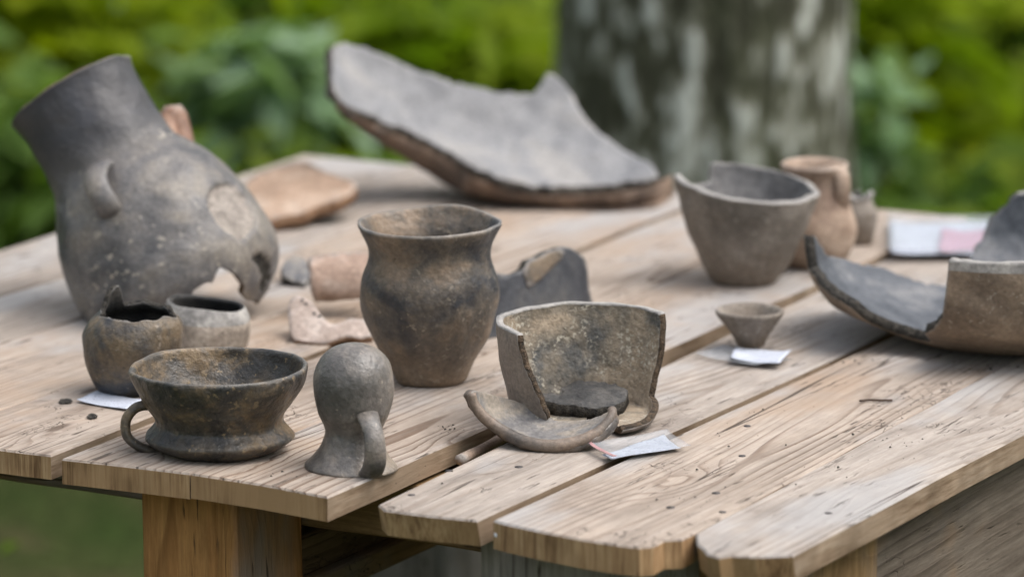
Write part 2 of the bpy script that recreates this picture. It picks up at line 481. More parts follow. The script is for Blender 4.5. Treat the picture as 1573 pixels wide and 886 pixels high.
# ------------------------------------------------------------------ lathe vessels
def frame(origin, axis=(0, 0, 1), xdir=(1, 0, 0)):
    z = Vector(axis).normalized()
    x = (Vector(xdir) - z * Vector(xdir).dot(z)).normalized()
    y = z.cross(x)
    m = Matrix((x, y, z)).transposed().to_4x4()
    m.translation = Vector(origin)
    return m


def lathe(name, prof, fr, mats, parent=None, segs=96, rows=60, wob=0.012, seed=1.0, top=None, cut=None, thick=None,
          inner_rows=None, oval=(1.0, 1.0), noise_amp=0.0012, mat_of=None, lean=None, smooth=True, origin=None):
    """prof: list of (r, z) in metres, from the base centre outwards and up.  cut(theta, z, p) > 0 keeps; the
    surface is shifted on to the contour so that breaks are clean.  thick adds the wall with a Solidify."""
    P = catmull(prof, rows)
    P[:, 0] = np.maximum(P[:, 0], 0.0)
    zmax = P[:, 1].max()

    def pt(i, j):
        """fractional row i, fractional column j"""
        i = min(max(i, 0.0), rows - 1.0)
        i0 = int(min(math.floor(i), rows - 2)); t = i - i0
        r = P[i0][0] * (1 - t) + P[i0 + 1][0] * t
        z = P[i0][1] * (1 - t) + P[i0 + 1][1] * t
        th = 2 * math.pi * j / segs
        k = 1 + wob * (fn((math.cos(th), math.sin(th), z * 6), 1.1, seed) + 0.5 * fn((math.cos(th) * 2, math.sin(th) * 2, z * 14), 1.3, seed + 5))
        if top is not None:
            z = z * (1 + (top(th) - 1) * max(0.0, z / zmax) ** 2)
        x, y = r * k * math.cos(th) * oval[0], r * k * math.sin(th) * oval[1]
        if lean is not None:
            x += lean[0] * z; y += lean[1] * z
        p = fr @ Vector((x, y, z))
        if noise_amp:
            p = p + (p - fr @ Vector((0, 0, z))) * (noise_amp / max(r, 0.02)) * fn(p, 42.0, seed)
        return th, z, p

    def fval(i, j):
        th, z, p = pt(i, j)
        return cut(th, z, p)

    grid = [[pt(i, j)[2] for j in range(segs)] for i in range(rows)]
    keep = None
    if cut is not None:
        f0 = [[fval(i, j) for j in range(segs)] for i in range(rows)]
        f = [r[:] for r in f0]
        for i in range(rows):
            for j in range(segs):
                a = f0[i][j]
                best = None
                for di, dj in ((1, 0), (-1, 0), (0, 1), (0, -1)):
                    ii, jj = i + di, (j + dj) % segs
                    if not (0 <= ii < rows): continue
                    b = f0[ii][jj]
                    if (a > 0) != (b > 0):
                        t = a / (a - b)
                        if t <= 0.5 and (best is None or t < best[0]): best = (t, di, dj)
                if best:
                    t, di, dj = best
                    grid[i][j] = pt(i + t * di, j + t * dj)[2]
                    f[i][j] = 0.0
        keep = f
    verts, faces, idx = [], [], {}

    def vid(i, j):
        j %= segs
        if (i, j) not in idx:
            idx[(i, j)] = len(verts)
            verts.append(grid[i][j])
        return idx[(i, j)]

    mi = []
    pole0, pole1 = P[0][0] < 1e-6, P[-1][0] < 1e-6
    for i in range(rows - 1):
        for j in range(segs):
            q = [(i, j), (i, j + 1), (i + 1, j + 1), (i + 1, j)]
            if keep is not None:
                vals = [keep[a][b % segs] for a, b in q]
                if max(vals) <= 1e-9: continue
                q = [qq for qq, vv in zip(q, vals) if vv >= -1e-9]
                if len(q) < 3: continue
                if len(q) == 3:
                    fc = [vid(a, b) for a, b in q]
                    if len(set(fc)) == 3 and not (pole0 and i == 0):
                        faces.append(fc); mi.append(mat_of(i / (rows - 1.0)) if mat_of else 0)
                    continue
            if pole0 and i == 0: fc = [vid(0, 0), vid(1, j + 1), vid(1, j)]
            elif pole1 and i == rows - 2: fc = [vid(i, j), vid(i, j + 1), vid(rows - 1, 0)]
            else: fc = [vid(a, b) for a, b in q]
            faces.append(fc)
            mi.append(mat_of(i / (rows - 1.0)) if mat_of else 0)
    o = link_mesh(name, verts, faces, mats, parent, origin if origin is not None else (None if parent else fr.translation.copy()), smooth, mi)
    if thick:
        md = o.modifiers.new('wall', 'SOLIDIFY')
        md.thickness = thick
        md.offset = -1.0
        md.use_even_offset = False
        if len(mats) >= 3:
            md.material_offset = 1
            md.material_offset_rim = 2
    return o


def vessel(outer, wall, floor=None, rim=3):
    """closed profile: outer outline (r, z) from base centre to rim, then back down the inside"""
    out = list(outer)
    rr, rz = out[-1]
    inn = []
    for r, z in reversed(out[:-1]):
        if r < 0.25 * rr: continue
        if z < wall * 1.2: continue
        inn.append((max(r - wall, 0.002), z))
    prof = out + [(rr - wall * 0.25, rz + wall * 0.45), (rr - wall * 0.85, rz + wall * 0.2)] + inn
    fz = (floor if floor is not None else wall * 1.3)
    prof += [(prof[-1][0] * 0.75, fz + 0.001), (0, fz)]
    return prof


def tube(name, pts, w, t, mat, parent, side=None, n=28, ring=12, taper=None, sub=False):
    """strap or rod swept along a path: w across (along side), t thick"""
    A = catmull([tuple(p) for p in pts], n)
    verts, faces = [], []
    prev = None
    for i in range(n):
        p = Vector(A[i])
        tg = (Vector(A[min(i + 1, n - 1)]) - Vector(A[max(i - 1, 0)])).normalized()
        if side is not None: s = Vector(side)
        else: s = prev if prev else Vector((0, 0, 1)).cross(tg)
        s = (s - tg * s.dot(tg)).normalized()
        prev = s
        nn = tg.cross(s)
        k = taper(i / (n - 1.0)) if taper else 1.0
        for a in range(ring):
            c = 2 * math.pi * a / ring
            q = p + s * (w * 0.5 * k * math.cos(c)) + nn * (t * 0.5 * k * math.sin(c))
            verts.append(q + Vector((fn(q, 60, 1), fn(q, 60, 2), fn(q, 60, 3))) * 0.0006)
    for i in range(n - 1):
        for a in range(ring):
            b = (a + 1) % ring
            faces.append([i * ring + a, i * ring + b, (i + 1) * ring + b, (i + 1) * ring + a])
    faces.append(list(range(ring))[::-1]); faces.append([(n - 1) * ring + a for a in range(ring)])
    return link_mesh(name, verts, faces, mat, parent)


# ------------------------------------------------------------------ sherds
def sherd(name, outline, surf, mats, thick, parent=None, step=6.0, jag=1.5, seed=0.0, flip=False, bumpy=0.0, holes=None, even=False, round_=0):
    """outline in picture pixels laid on surf(px, py) -> world point; a wall of the given thickness is grown from it"""
    pts = []
    n = len(outline)
    for i in range(n):
        a, b = np.array(outline[i], float), np.array(outline[(i + 1) % n], float)
        L = np.linalg.norm(b - a)
        k = max(1, int(L / step))
        nrm = np.array([-(b - a)[1], (b - a)[0]]) / max(L, 1e-6)
        for q in range(k):
            t = q / k
            p = a + (b - a) * t
            d = jag * (fn((p[0], p[1], 0), 0.09, seed) + 0.7 * fn((p[0], p[1], 3), 0.28, seed))
            pts.append(p + nrm * d)
    nb = len(pts)
    edges = [(i, (i + 1) % nb) for i in range(nb)]
    arr = np.array(pts)
    lo, hi = arr.min(0), arr.max(0)

    def inside(p):
        c = False
        j = nb - 1
        for i in range(nb):
            xi, yi, xj, yj = arr[i][0], arr[i][1], arr[j][0], arr[j][1]
            if (yi > p[1]) != (yj > p[1]) and p[0] < (xj - xi) * (p[1] - yi) / (yj - yi) + xi: c = not c
            j = i
        return c
    allp = [Vector((p[0], p[1])) for p in pts]
    y = lo[1] + step * 0.5
    while y < hi[1]:
        x = lo[0] + step * 0.5
        while x < hi[0]:
            p = np.array((x + random.uniform(-1, 1) * step * 0.2, y + random.uniform(-1, 1) * step * 0.2))
            if inside(p) and np.min(np.linalg.norm(arr - p, axis=1)) > step * 0.55: allp.append(Vector((p[0], p[1])))
            x += step
        y += step
    vo, eo, fo, *_ = delaunay_2d_cdt(allp, edges, [], 1, 1e-4)
    verts = []
    for v in vo:
        p = surf(v.x, v.y)
        if bumpy: p = p + Vector((0, -0.4, 1)) * bumpy * fn(p, 35, seed)
        verts.append(p)
    faces = []
    for fc in fo:
        a, b, c = (verts[k] for k in fc[:3])
        nr = (b - a).cross(c - a)
        tocam = CAMP - a
        fl = list(fc)
        if (nr.dot(tocam) < 0): fl.reverse()
        faces.append(fl)
    o = link_mesh(name, verts, faces, mats, parent)
    md = o.modifiers.new('wall', 'SOLIDIFY')
    md.thickness = thick
    md.offset = -1.0
    md.use_even_offset = even
    if len(mats) >= 3:
        md.material_offset = 1
        md.material_offset_rim = 2
    if round_:
        sb = o.modifiers.new('worn_edges', 'SUBSURF')
        sb.levels = sb.render_levels = round_
    return o


def on_ellipsoid(q, rad, far=True, sink=0.0):
    """ellipsoid resting on world point q; picture rays hit its far (inside) or near face"""
    c = Vector(q) + Vector((0, 0, rad[2] - sink))

    def hit(px, py):
        d = ray(px, py)
        o = CAMP - c
        dd = Vector([d[k] / rad[k] for k in range(3)])
        oo = Vector([o[k] / rad[k] for k in range(3)])
        A, B, Cc = dd.dot(dd), 2 * oo.dot(dd), oo.dot(oo) - 1
        D = B * B - 4 * A * Cc
        rt = math.sqrt(D) if D > 0 else 0.0
        return CAMP + d * ((-B + (rt if far else -rt)) / (2 * A))
    return hit


def on_plane(p, nrm, bend=0.0, axis=None):
    p, nrm = Vector(p), Vector(nrm).normalized()

    def hit(px, py):
        d = ray(px, py)
        q = CAMP + d * ((p - CAMP).dot(nrm) / d.dot(nrm))
        if bend and axis is not None:
            s = (q - p).dot(Vector(axis).normalized())
            q = q - nrm * (bend * s * s)
        return q
    return hit


# ------------------------------------------------------------------ the table
EY = (at(1340, 525) - at(758, 790)); EY.z = 0; EY.normalize()      # along the boards
EX = Vector((EY.y, -EY.x, 0))                                     # across, towards the right edge
T0 = at(78, 698)


def txy(p):
    d = Vector(p) - T0
    return Vector((d.dot(EX), d.dot(EY)))


def tpt(u, v, z=TOP):
    q = T0 + EX * u + EY * v
    return Vector((q.x, q.y, z))


table = empty('table', tpt(0.25, 0.6, 0), 'rough outdoor table of weathered planks with the pottery laid out on it', 'table')


def line(p, q):
    return (txy(at(*p)), txy(at(*q)))


def isect(a, b):
    p, r = a[0], a[1] - a[0]
    q, s = b[0], b[1] - b[0]
    cr = r.x * s.y - r.y * s.x
    t = ((q - p).x * s.y - (q - p).y * s.x) / cr
    return p + r * t


FAR = line((470, 238), (1400, 326))
FAR2 = line((1481, 336), (1560, 344))
L_edge = line((0, 385), (440, 246))
L_seam = line((0, 453), (400, 334))
L_0 = line((0, 529), (139, 484.5))
L_1 = line((0, 629), (123, 587))
L_Al = line((78, 698), (985, 341))
L_Ar = line((95, 704), (985, 349))
L_S = line((292, 727), (1076, 411))
L_Bl = line((503, 763), (1249, 437))
L_Br = line((581, 769), (1249, 447))
L_Cl = line((735, 793), (1340, 519))
L_Cr = line((758, 793), (1340, 528))
L_E = line((1068, 796), (1400, 625))
L_D = line((1218, 851), (1573, 664))


def off(l, d):
    return (l[0] + Vector((d, 0)), l[1] + Vector((d, 0)))


def board(left, right, front, far, z=TOP, thick=0.0215, mat='plank', label=None, seed=0, under=0.0, far_jag=0.002):
    """front: list of txy points from the left edge to the right edge"""
    bl, br = isect(left, far), isect(right, far)
    out = [Vector(p) for p in front]
    fl, frt = out[0], out[-1]
    n = 26
    rightside = [frt.lerp(br, k / n) + Vector((0.0011 * fn((k * 0.5, seed, 0), 1, 3) + 0.0012 * fn((k * 2.1, seed, 9), 1, 3), 0)) for k in range(1, n)]
    back = [br.lerp(bl, k / 6.0) + Vector((0, far_jag * fn((k, seed, 4), 1.3))) for k in range(0, 7)]
    leftside = [bl.lerp(fl, k / n) + Vector((0.0011 * fn((k * 0.5, seed, 7), 1, 3) + 0.0012 * fn((k * 2.1, seed, 19), 1, 3), 0)) for k in range(1, n)]
    poly = out + rightside + back + leftside
    nf = len(out)
    m = len(poly)
    cen = sum(poly, Vector((0, 0))) / m
    ang = math.atan2((br - frt).x, (br - frt).y)

    def inset(i, d):
        a, b, c = poly[i - 1], poly[i], poly[(i + 1) % m]
        e1, e2 = (b - a), (c - b)
        nn = Vector((-e1.y, e1.x)).normalized() + Vector((-e2.y, e2.x)).normalized()
        if nn.length < 1e-6: return b
        nn.normalize()
        return b + nn * d
    ver = []
    warp = lambda p: 0.0012 * fn((p.x * 4, p.y * 3, seed), 1.0)
    for i in range(m):
        q = inset(i, 0.0016); ver.append(tpt(q.x, q.y, z + warp(q)))
    for i in range(m):
        q = poly[i]; ver.append(tpt(q.x, q.y, z - 0.0017 + warp(q)))
    for i in range(m):
        q = poly[i].copy()
        if under and i < nf: q += Vector((0, under))
        ver.append(tpt(q.x, q.y, z - thick))
    faces = [list(range(m))]
    mi = [0]
    for ring in (0, 1):
        for i in range(m):
            j = (i + 1) % m
            faces.append([ring * m + j, ring * m + i, (ring + 1) * m + i, (ring + 1) * m + j])
            is_end = i < nf - 1 or (nf + n - 2 < i < nf + n + 6)
            mi.append(0 if ring == 0 else (1 if is_end else 2))
    faces.append([2 * m + i for i in reversed(range(m))]); mi.append(2)
    # local frame: y along the grain
    org = tpt(cen.x, cen.y, z)
    fr = Matrix((EX, EY, Vector((0, 0, 1)))).transposed().to_4x4(); fr.translation = org
    inv = fr.inverted()
    me = bpy.data.meshes.new('plank')
    me.from_pydata([inv @ v for v in ver], [], faces)
    for k in (mat, 'plank_end', 'plank_side'): me.materials.append(M[k])
    me.polygons.foreach_set('material_index', mi)
    o = bpy.data.objects.new('plank', me)
    COL.objects.link(o)
    o.parent = table
    o.matrix_basis = Matrix.Translation(-table.location) @ fr
    if label: o['label'] = label
    return o


def fp(*pts):
    return [txy(at(*p)) for p in pts]


FL = line((-700, 600), (78, 698))          # front ends of the left boards run out of the picture
board(L_edge, off(L_seam, -0.002), [isect(L_edge, FL), isect(off(L_seam, -0.002), FL)], FAR, mat='plank_grey', seed=1)
board(L_seam, off(L_0, -0.004), [isect(L_seam, FL), isect(off(L_0, -0.004), FL)], FAR, mat='plank_grey', seed=2, z=TOP - 0.001)
board(off(L_0, 0.001), off(L_1, -0.0012), [isect(off(L_0, 0.001), FL), isect(off(L_1, -0.0012), FL)], FAR, seed=3)
board(L_1, L_Al, [isect(L_1, FL), Vector(txy(at(40, 693.5))), txy(at(78, 698))], FAR, seed=4, z=TOP - 0.0005)
board(L_Ar, off(L_S, -0.0012), fp((95, 704), (200, 716), (291, 727)), FAR, seed=5, thick=0.0222)
board(L_S, L_Bl, fp((293, 727.5), (400, 744), (503, 763)), FAR, seed=6, z=TOP + 0.0004)
board(L_Br, L_Cl, fp((581, 769), (590, 777), (660, 786), (733, 793)), FAR, seed=7, z=TOP - 0.003, mat='plank_grey', thick=0.023, under=0.006)
board(L_Cr, off(L_E, -0.0015), fp((758, 796), (780, 802), (830, 813), (890, 825), (940, 833), (982, 838), (1004, 836), (1020, 827), (1048, 826), (1066, 817)), FAR, seed=8, z=TOP - 0.001, thick=0.024)
board(L_E, L_D, fp((1069, 818), (1071, 834), (1080, 841), (1086, 849), (1104, 854), (1125, 851), (1160, 853), (1218, 851)), FAR2, seed=9, thick=0.023, under=0.006, mat='plank_grey')


def tbox(name, u0, u1, v0, v1, z0, z1, mat, grain='y', parent=None, label=None, bev=0.002, tilt=None):
    """timber with its own grain axis, in table coordinates"""
    c = tpt((u0 + u1) / 2, (v0 + v1) / 2, (z0 + z1) / 2)
    size = {'x': (u1 - u0), 'y': (v1 - v0), 'z': (z1 - z0)}
    ax = {'x': EX, 'y': EY, 'z': Vector((0, 0, 1))}
    order = {'y': ('x', 'y', 'z'), 'x': ('y', 'x', 'z'), 'z': ('x', 'z', 'y')}[grain]
    bm = bmesh.new()
    bmesh.ops.create_cube(bm, size=1.0)
    for v in bm.verts:
        v.co = Vector((v.co.x * size[order[0]], v.co.y * size[order[1]], v.co.z * size[order[2]]))
    bmesh.ops.bevel(bm, geom=bm.edges[:], offset=bev, segments=1, affect='EDGES')
    long_edges = [e for e in bm.edges if abs(e.verts[0].co.y - e.verts[1].co.y) > 0.5 * size[order[1]]]
    bmesh.ops.subdivide_edges(bm, edges=long_edges, cuts=14)
    for v in bm.verts:
        v.co += Vector((fn(v.co, 9, 3), 0, fn(v.co, 9, 8))) * 0.0018
    bmesh.ops.recalc_face_normals(bm, faces=bm.faces[:])
    me = bpy.data.meshes.new(name)
    bm.to_mesh(me); bm.free()
    me.materials.append(M[mat])
    o = bpy.data.objects.new(name, me)
    COL.objects.link(o)
    fr = Matrix([ax[k] for k in order]).transposed().to_4x4()
    if fr.determinant() < 0:
        fr = Matrix([ax[order[0]], ax[order[1]], -ax[order[2]]]).transposed().to_4x4()
    if tilt is not None: fr = tilt @ fr
    fr.translation = c
    par = parent or table
    o.parent = par
    o.matrix_basis = Matrix.Translation(-par.location) @ fr
    if label: o['label'] = label
    return o


ZB = TOP - 0.0245        # underside of the boards
c1 = txy(at(363, 800, ZB - 0.02)); pu, pv = c1.x, c1.y
tbox('leg', pu - 0.096, pu, pv, pv + 0.105, 0, ZB, 'post', 'z', label='thick squared brown post under the front left corner')
# cross bearers the boards are nailed to
fu0, fu1 = txy(at(78, 698)).x - 0.33, txy(at(1218, 851)).x
for vv in (pv + 0.11, pv + 0.62, pv + 1.05):
    tbox('crossbeam', fu0, fu1 - 0.05, vv, vv + 0.055, ZB - 0.05, ZB - 0.0005, 'gold', 'x')
# long rail running back from the leg, and its lower batten
rp = tpt(pu, pv + 0.105, ZB)
ry0 = CY - F * (rp - CAMP).dot(UP) / (rp - CAMP).dot(FWD)
zr = ZB - (829 - ry0) / F * (rp - CAMP).dot(FWD) / math.cos(PITCH)
tbox('rail', pu - 0.046, pu - 0.003, pv + 0.103, pv + 1.0, zr - 0.036, zr, 'beam', 'y')
tbox('batten', pu - 0.046, pu + 0.006, pv + 0.106, pv + 1.0, zr - 0.058, zr - 0.0365, 'gold', 'y')
# grey weathered end board under the right planks
g0, g1 = txy(at(737, 850, ZB - 0.02)), txy(at(1085, 880, ZB - 0.02))
tbox('end_board', g0.x, g1.x, g0.y, g0.y + 0.028, 0.25, ZB - 0.0005, 'greyboard', 'z', label='grey weathered upright board')
# right side: corner post and dark apron
s0 = txy(at(1337, 850, ZB - 0.03))
du = txy(at(1218, 851)).x
tbox('corner_block', du - 0.11, du - 0.022, g0.y + 0.03, s0.y + 0.001, 0, ZB - 0.0005, 'gold', 'z', label='light brown corner post')
tbox('apron', du - 0.060, du - 0.028, s0.y + 0.004, s0.y + 1.2, ZB - 0.20, ZB - 0.0005, 'apron', 'y', label='dark weathered side board')
tbox('leg', fu0 + 0.02, fu0 + 0.12, pv + 0.99, pv + 1.09, 0, ZB - 0.0515, 'greyboard', 'z', label='grey weathered back leg')
tbox('leg', du - 0.16, du - 0.07, pv + 1.12, pv + 1.21, 0, ZB - 0.0005, 'post', 'z')

# nail heads
def nail(px, py, z=TOP, r=0.0032, mat='nail', nrm=None):
    p = at(px, py, z)
    verts = [p + Vector((0, 0, 0.0008))]
    for k in range(10):
        a = 2 * math.pi * k / 10
        verts.append(p + Vector((math.cos(a) * r, math.sin(a) * r, 0.0004)))
    verts += [v - Vector((0, 0, 0.003)) for v in verts[1:]]
    fs = [[0, 1 + k, 1 + (k + 1) % 10] for k in range(10)] + [[1 + k, 11 + k, 11 + (k + 1) % 10, 1 + (k + 1) % 10] for k in range(10)]
    return link_mesh('nail_head', verts, fs, M[mat], table)


for (x, y) in ((690, 723), (632, 760), (797, 717), (1110, 786), (1030, 779), (1273, 788), (1140, 700), (1100, 757), (1148, 654)):
    nail(x, y, TOP - (0.003 if x < 740 or x == 797 else 0.0005), 0.003 + 0.001 * random.random())
nail(765, 818, TOP - 0.012, 0.0035, 'nail_bright')


# ------------------------------------------------------------------ vessels on the table
def base(px, py):
    return at(px, py), mpp(px, py)


EL = 0.972   # cosine of the viewing angle: picture height of an upright length


def pr(m, lst):
    """(half width px, picture height px above base) -> metres"""
    return [(r * m, h * m / EL) for r, h in lst]


# beaker
q, m = base(661, 585)
prof = pr(m, [(0, 0), (44, 0), (52, 2), (58, 10), (72, 38), (90, 72), (102, 105), (106.5, 132), (104, 158), (96, 180), (93.5, 195), (97, 212), (105, 228), (110, 238)])
beaker = lathe('beaker', vessel(prof, 0.0048), frame(q), [M['beaker']], rows=110, segs=110, wob=0.014, seed=2, noise_amp=0.0022,
               top=lambda t: 1 + 0.042 * math.exp(-((t - 1.2) / 0.55) ** 2) + 0.006 * math.cos(2 * t + 1))
tag(beaker, 'tall brown and black clay beaker with flaring rim standing in the middle of the table', 'beaker')

# footed bowl with ring handle
q, m = base(337, 690)
bowl = empty('footed_bowl', q, 'dark round bowl with a small ring handle and flared foot near the front left edge', 'bowl')
prof = pr(m, [(0, 0), (76, 0), (88, 3), (102, 11), (113, 21), (113.5, 25), (107, 31), (98, 40), (97, 47), (103, 60), (115, 76), (127, 95), (134, 112), (136, 124)])
vp = vessel(prof, 0.0058, floor=0.022)
lathe('body', vp, frame(q), [M['bowl']], bowl, rows=120, segs=110, wob=0.017, seed=3.3, noise_amp=0.0026,
      top=lambda t: 1 + 0.02 * math.sin(3 * t + 1) * 0.5 + 0.012 * math.cos(t))
dd = depth(337, 690)
hp = [at_depth(x, y, dd + z) for x, y, z in ((241, 628, -0.004), (228, 622, -0.008), (208, 627, -0.010), (194, 645, -0.011), (195, 668, -0.011), (211, 684, -0.009), (232, 691, -0.006), (246, 686, 0))]
tube('handle', hp, 0.014, 0.0088, M['bowl'], bowl, side=(0.25, -1, 0.1), n=40)

# upside-down cup with strap handle
q, m = base(540, 716)
cup = empty('upturned_cup', q, 'small smooth grey cup turned upside down on its flared rim at the front plank edge', 'cup')
prof = pr(m, [(73, 0), (70, 4), (61, 13), (52, 26), (45.5, 42), (43, 54), (47, 66), (55, 82), (60.5, 102), (62, 122), (60, 144), (53, 162), (40, 176), (22, 185), (0, 188)])
inn = [(max(0, r - 0.004), z if z < 0.06 else z - 0.004) for r, z in prof]
lathe('body', inn[:1][::-1] * 0 + [(0, prof[-1][1] - 0.005)] + [(max(r - 0.0042, 0.0), min(z, prof[-1][1] - 0.005)) for r, z in reversed(prof[:-2])] + prof, frame(q, (0.035, 0, 1)),
      [M['idol']], cup, rows=110, segs=96, wob=0.010, seed=4.1, noise_amp=0.0012)
dd = depth(540, 716)
hp = [at_depth(x, y, dd + z) for x, y, z in ((560, 622, -0.020), (563, 634, -0.034), (568, 648, -0.046), (574, 668, -0.053), (577, 692, -0.053), (575, 714, -0.047), (570, 726, -0.036))]
tube('handle', hp, 0.0172, 0.0085, M['idol'], cup, side=(1, 0.25, 0), n=36, ring=14, taper=lambda t: 1.0 + 0.25 * abs(t - 0.5) * 2)

# dark round pot with a broken mouth
q, m = base(194, 601)
prof = pr(m, [(0, 0), (36, 0), (44, 4), (57, 20), (70, 46), (77, 72), (77, 90), (71, 106), (62, 116), (55, 123), (52, 132), (52, 146), (55, 175)])


def globe_cut(t, z, p):
    a = math.degrees(t) % 360
    lim = 119 * m / EL
    g = 127 + 5 * fn((math.cos(t) * 2, math.sin(t) * 2, 0), 1.2, 3) + 1.0 * fn((math.cos(t) * 5, math.sin(t) * 5, 0), 1.3, 7)
    g += 28 * math.exp(-((a - 150) / 23.0) ** 4)
    if 200 < a < 350: g -= 7
    return (g * m / EL - z)


globe = lathe('round_pot', prof, frame(q), [M['globe'], M['dark_in'], M['fr_dark']], rows=64, segs=120, wob=0.02, seed=5.2, cut=globe_cut, thick=0.0048, noise_amp=0.003,
              lean=(0.14, 0.02))
tag(globe, 'dark round pot with jagged broken mouth standing behind the ring handle bowl', 'pot')

# pale cup behind it
q, m = base(318, 545)
prof = pr(m, [(0, 0), (44, 0), (54, 4), (62, 20), (66.5, 42), (66, 58), (62.5, 70), (60, 75)])
vp = vessel(prof, 0.0058)
pale = lathe('small_cup', vp, frame(q), [M['pale'], M['dark_in'], M['rimpale']], rows=110, segs=90, wob=0.03, seed=6.7, noise_amp=0.0025,
             mat_of=lambda f: 1 if f > 0.53 else (2 if f > 0.43 else 0), top=lambda t: 1 - 0.085 * math.cos(t - 0.1) + 0.015 * math.sin(3 * t))
tag(pale, 'small pale buff cup with dark inside, tucked behind the dark round pot', 'cup')

# ---- the big broken jug
D0 = depth(262, 470)
mj = D0 / F
AX = JUG_AX
PERP = RIGHT * 0.857 + UP * 0.515


def jp(x, y, dz=0.0):
    return at_depth(x, y, D0 + dz)


j0 = at_depth(331, 516, D0 - 0.052)
prof = [(0, 0), (60, 1), (83, 9), (115, 26), (140, 50), (155, 75), (161, 105), (159, 140), (152, 190), (143, 228), (127, 262), (113, 286), (103, 306), (99, 330), (98, 370), (99, 405), (102, 428), (107, 442)]
prof = [(r * mj, z * mj) for r, z in prof]
fj = frame(j0, AX, PERP)


def proj(p):
    d = p - CAMP
    k = d.dot(FWD)
    return CX + F * d.dot(RIGHT) / k, CY - F * d.dot(UP) / k


def in_poly(x, y, poly):
    """signed distance-like: > 0 outside"""
    best = 1e9
    c = False
    j = len(poly) - 1
    for i in range(len(poly)):
        xi, yi = poly[i]; xj, yj = poly[j]
        if (yi > y) != (yj > y) and x < (xj - xi) * (y - yi) / (yj - yi) + xi: c = not c
        dx, dy = xj - xi, yj - yi
        t = max(0, min(1, ((x - xi) * dx + (y - yi) * dy) / (dx * dx + dy * dy)))
        best = min(best, math.hypot(x - xi - t * dx, y - yi - t * dy))
        j = i
    return -best if c else best


# breaks measured on the jug's own wall, as (angle round the axis, distance along it)
def jug_uv(p):
    l = fj.inverted() @ p
    return math.degrees(math.atan2(l.y, l.x)) % 360, l.z


def near_pt(x, y):
    """where the picture ray meets the near wall of the jug"""
    lo, hi = D0 - 0.14, D0 + 0.02
    P = catmull(prof, 80)
    prev = None
    k = 0
    inv = fj.inverted()
    for k in range(260):
        d = lo + (hi - lo) * k / 259.0
        l = inv @ at_depth(x, y, d)
        if l.z < 0 or l.z > prof[-1][1]: continue
        r = np.interp(l.z, P[:, 1], P[:, 0])
        if math.hypot(l.x, l.y) < r: return at_depth(x, y, d)
    return at_depth(x, y, D0)


hole_px = [(297, 446), (311, 437), (320, 432), (326, 437), (331, 425), (336, 410), (347, 413), (356, 417), (366, 428), (376, 440), (372, 452), (380, 462), (396, 462), (398, 500), (300, 560), (240, 560)]
bite_px = [(385, 402), (392, 387), (406, 385), (416, 398), (420, 425), (410, 448), (402, 458), (396, 452), (390, 440), (394, 425), (386, 415)]
hole_uv = [jug_uv(near_pt(x, y)) for x, y in hole_px[:13]]
hz = [(a, z / mj) for a, z in hole_uv]
z_floor = TOP + 0.0012
j_x = at(225, 470).x


def jug_cut(t, z, p):
    f = (p.z - z_floor) / mj
    near = (p - fj @ Vector((0, 0, z))).dot(FWD) < 0
    if near:
        x, y = proj(p)
        f = min(f, in_poly(x, y, hole_px) + 1.6 * fn(p, 90, 2))
    else:
        l = fj.inverted() @ p
        f = min(f, (p.z - z_floor) / mj - 62 - 22 * math.sin(p.x * 40) - 8 * fn(p, 40, 6)) if p.x > j_x else f
    rimf = (441 - 3 + 1.2 * fn((math.cos(t) * 2, math.sin(t) * 2, 0), 1.3, 3)) - z / mj
    return min(f, rimf)


jug = empty('broken_jug', at(255, 470), 'large tilted grey jug with wide neck and broken belly at the left', 'jug')
jbody = lathe('body', prof, fj, [M['jug'], M['halfout'], M['fr_tan'], M['flake'], M['fr_dark']], jug, rows=170, segs=220, wob=0.012, seed=8.3, cut=jug_cut, thick=0.0062, noise_amp=0.0022)
# lug handles, the near one dark, the far one red
def jlocal(x, y, lift):
    p = near_pt(x, y)
    l = fj.inverted() @ p
    n_ = (fj.to_3x3() @ Vector((l.x, l.y, 0)).normalized())
    return p + n_ * lift


hp = [jlocal(160, 256, -0.006), jlocal(157, 258, 0.008), jlocal(155, 267, 0.016), jlocal(157, 283, 0.019), jlocal(164, 303, 0.014), jlocal(169, 320, 0.005), jlocal(170, 328, -0.006)]
tube('handle', hp, 0.024, 0.012, M['jug'], jug, side=(1, 0.0, 0.35), n=36, ring=14)
hp = [at_depth(x, y, D0 + z) for x, y, z in ((256, 216, 0.035), (259, 198, 0.046), (262, 184, 0.052), (266, 176, 0.054), (270, 180, 0.053), (274, 194, 0.050), (279, 212, 0.046), (282, 234, 0.036))]
h2 = tube('handle', hp, 0.024, 0.024, M['jug_red'], jug, side=FWD, n=30)
h2['label'] = 'reddish far handle'
# scar where the skin has flaked off, and the bitten hole on the right
def jug_skin(lift):
    def hit(x, y):
        p = near_pt(x, y)
        l = fj.inverted() @ p
        return p + (fj.to_3x3() @ Vector((l.x, l.y, 0)).normalized()) * lift
    return hit


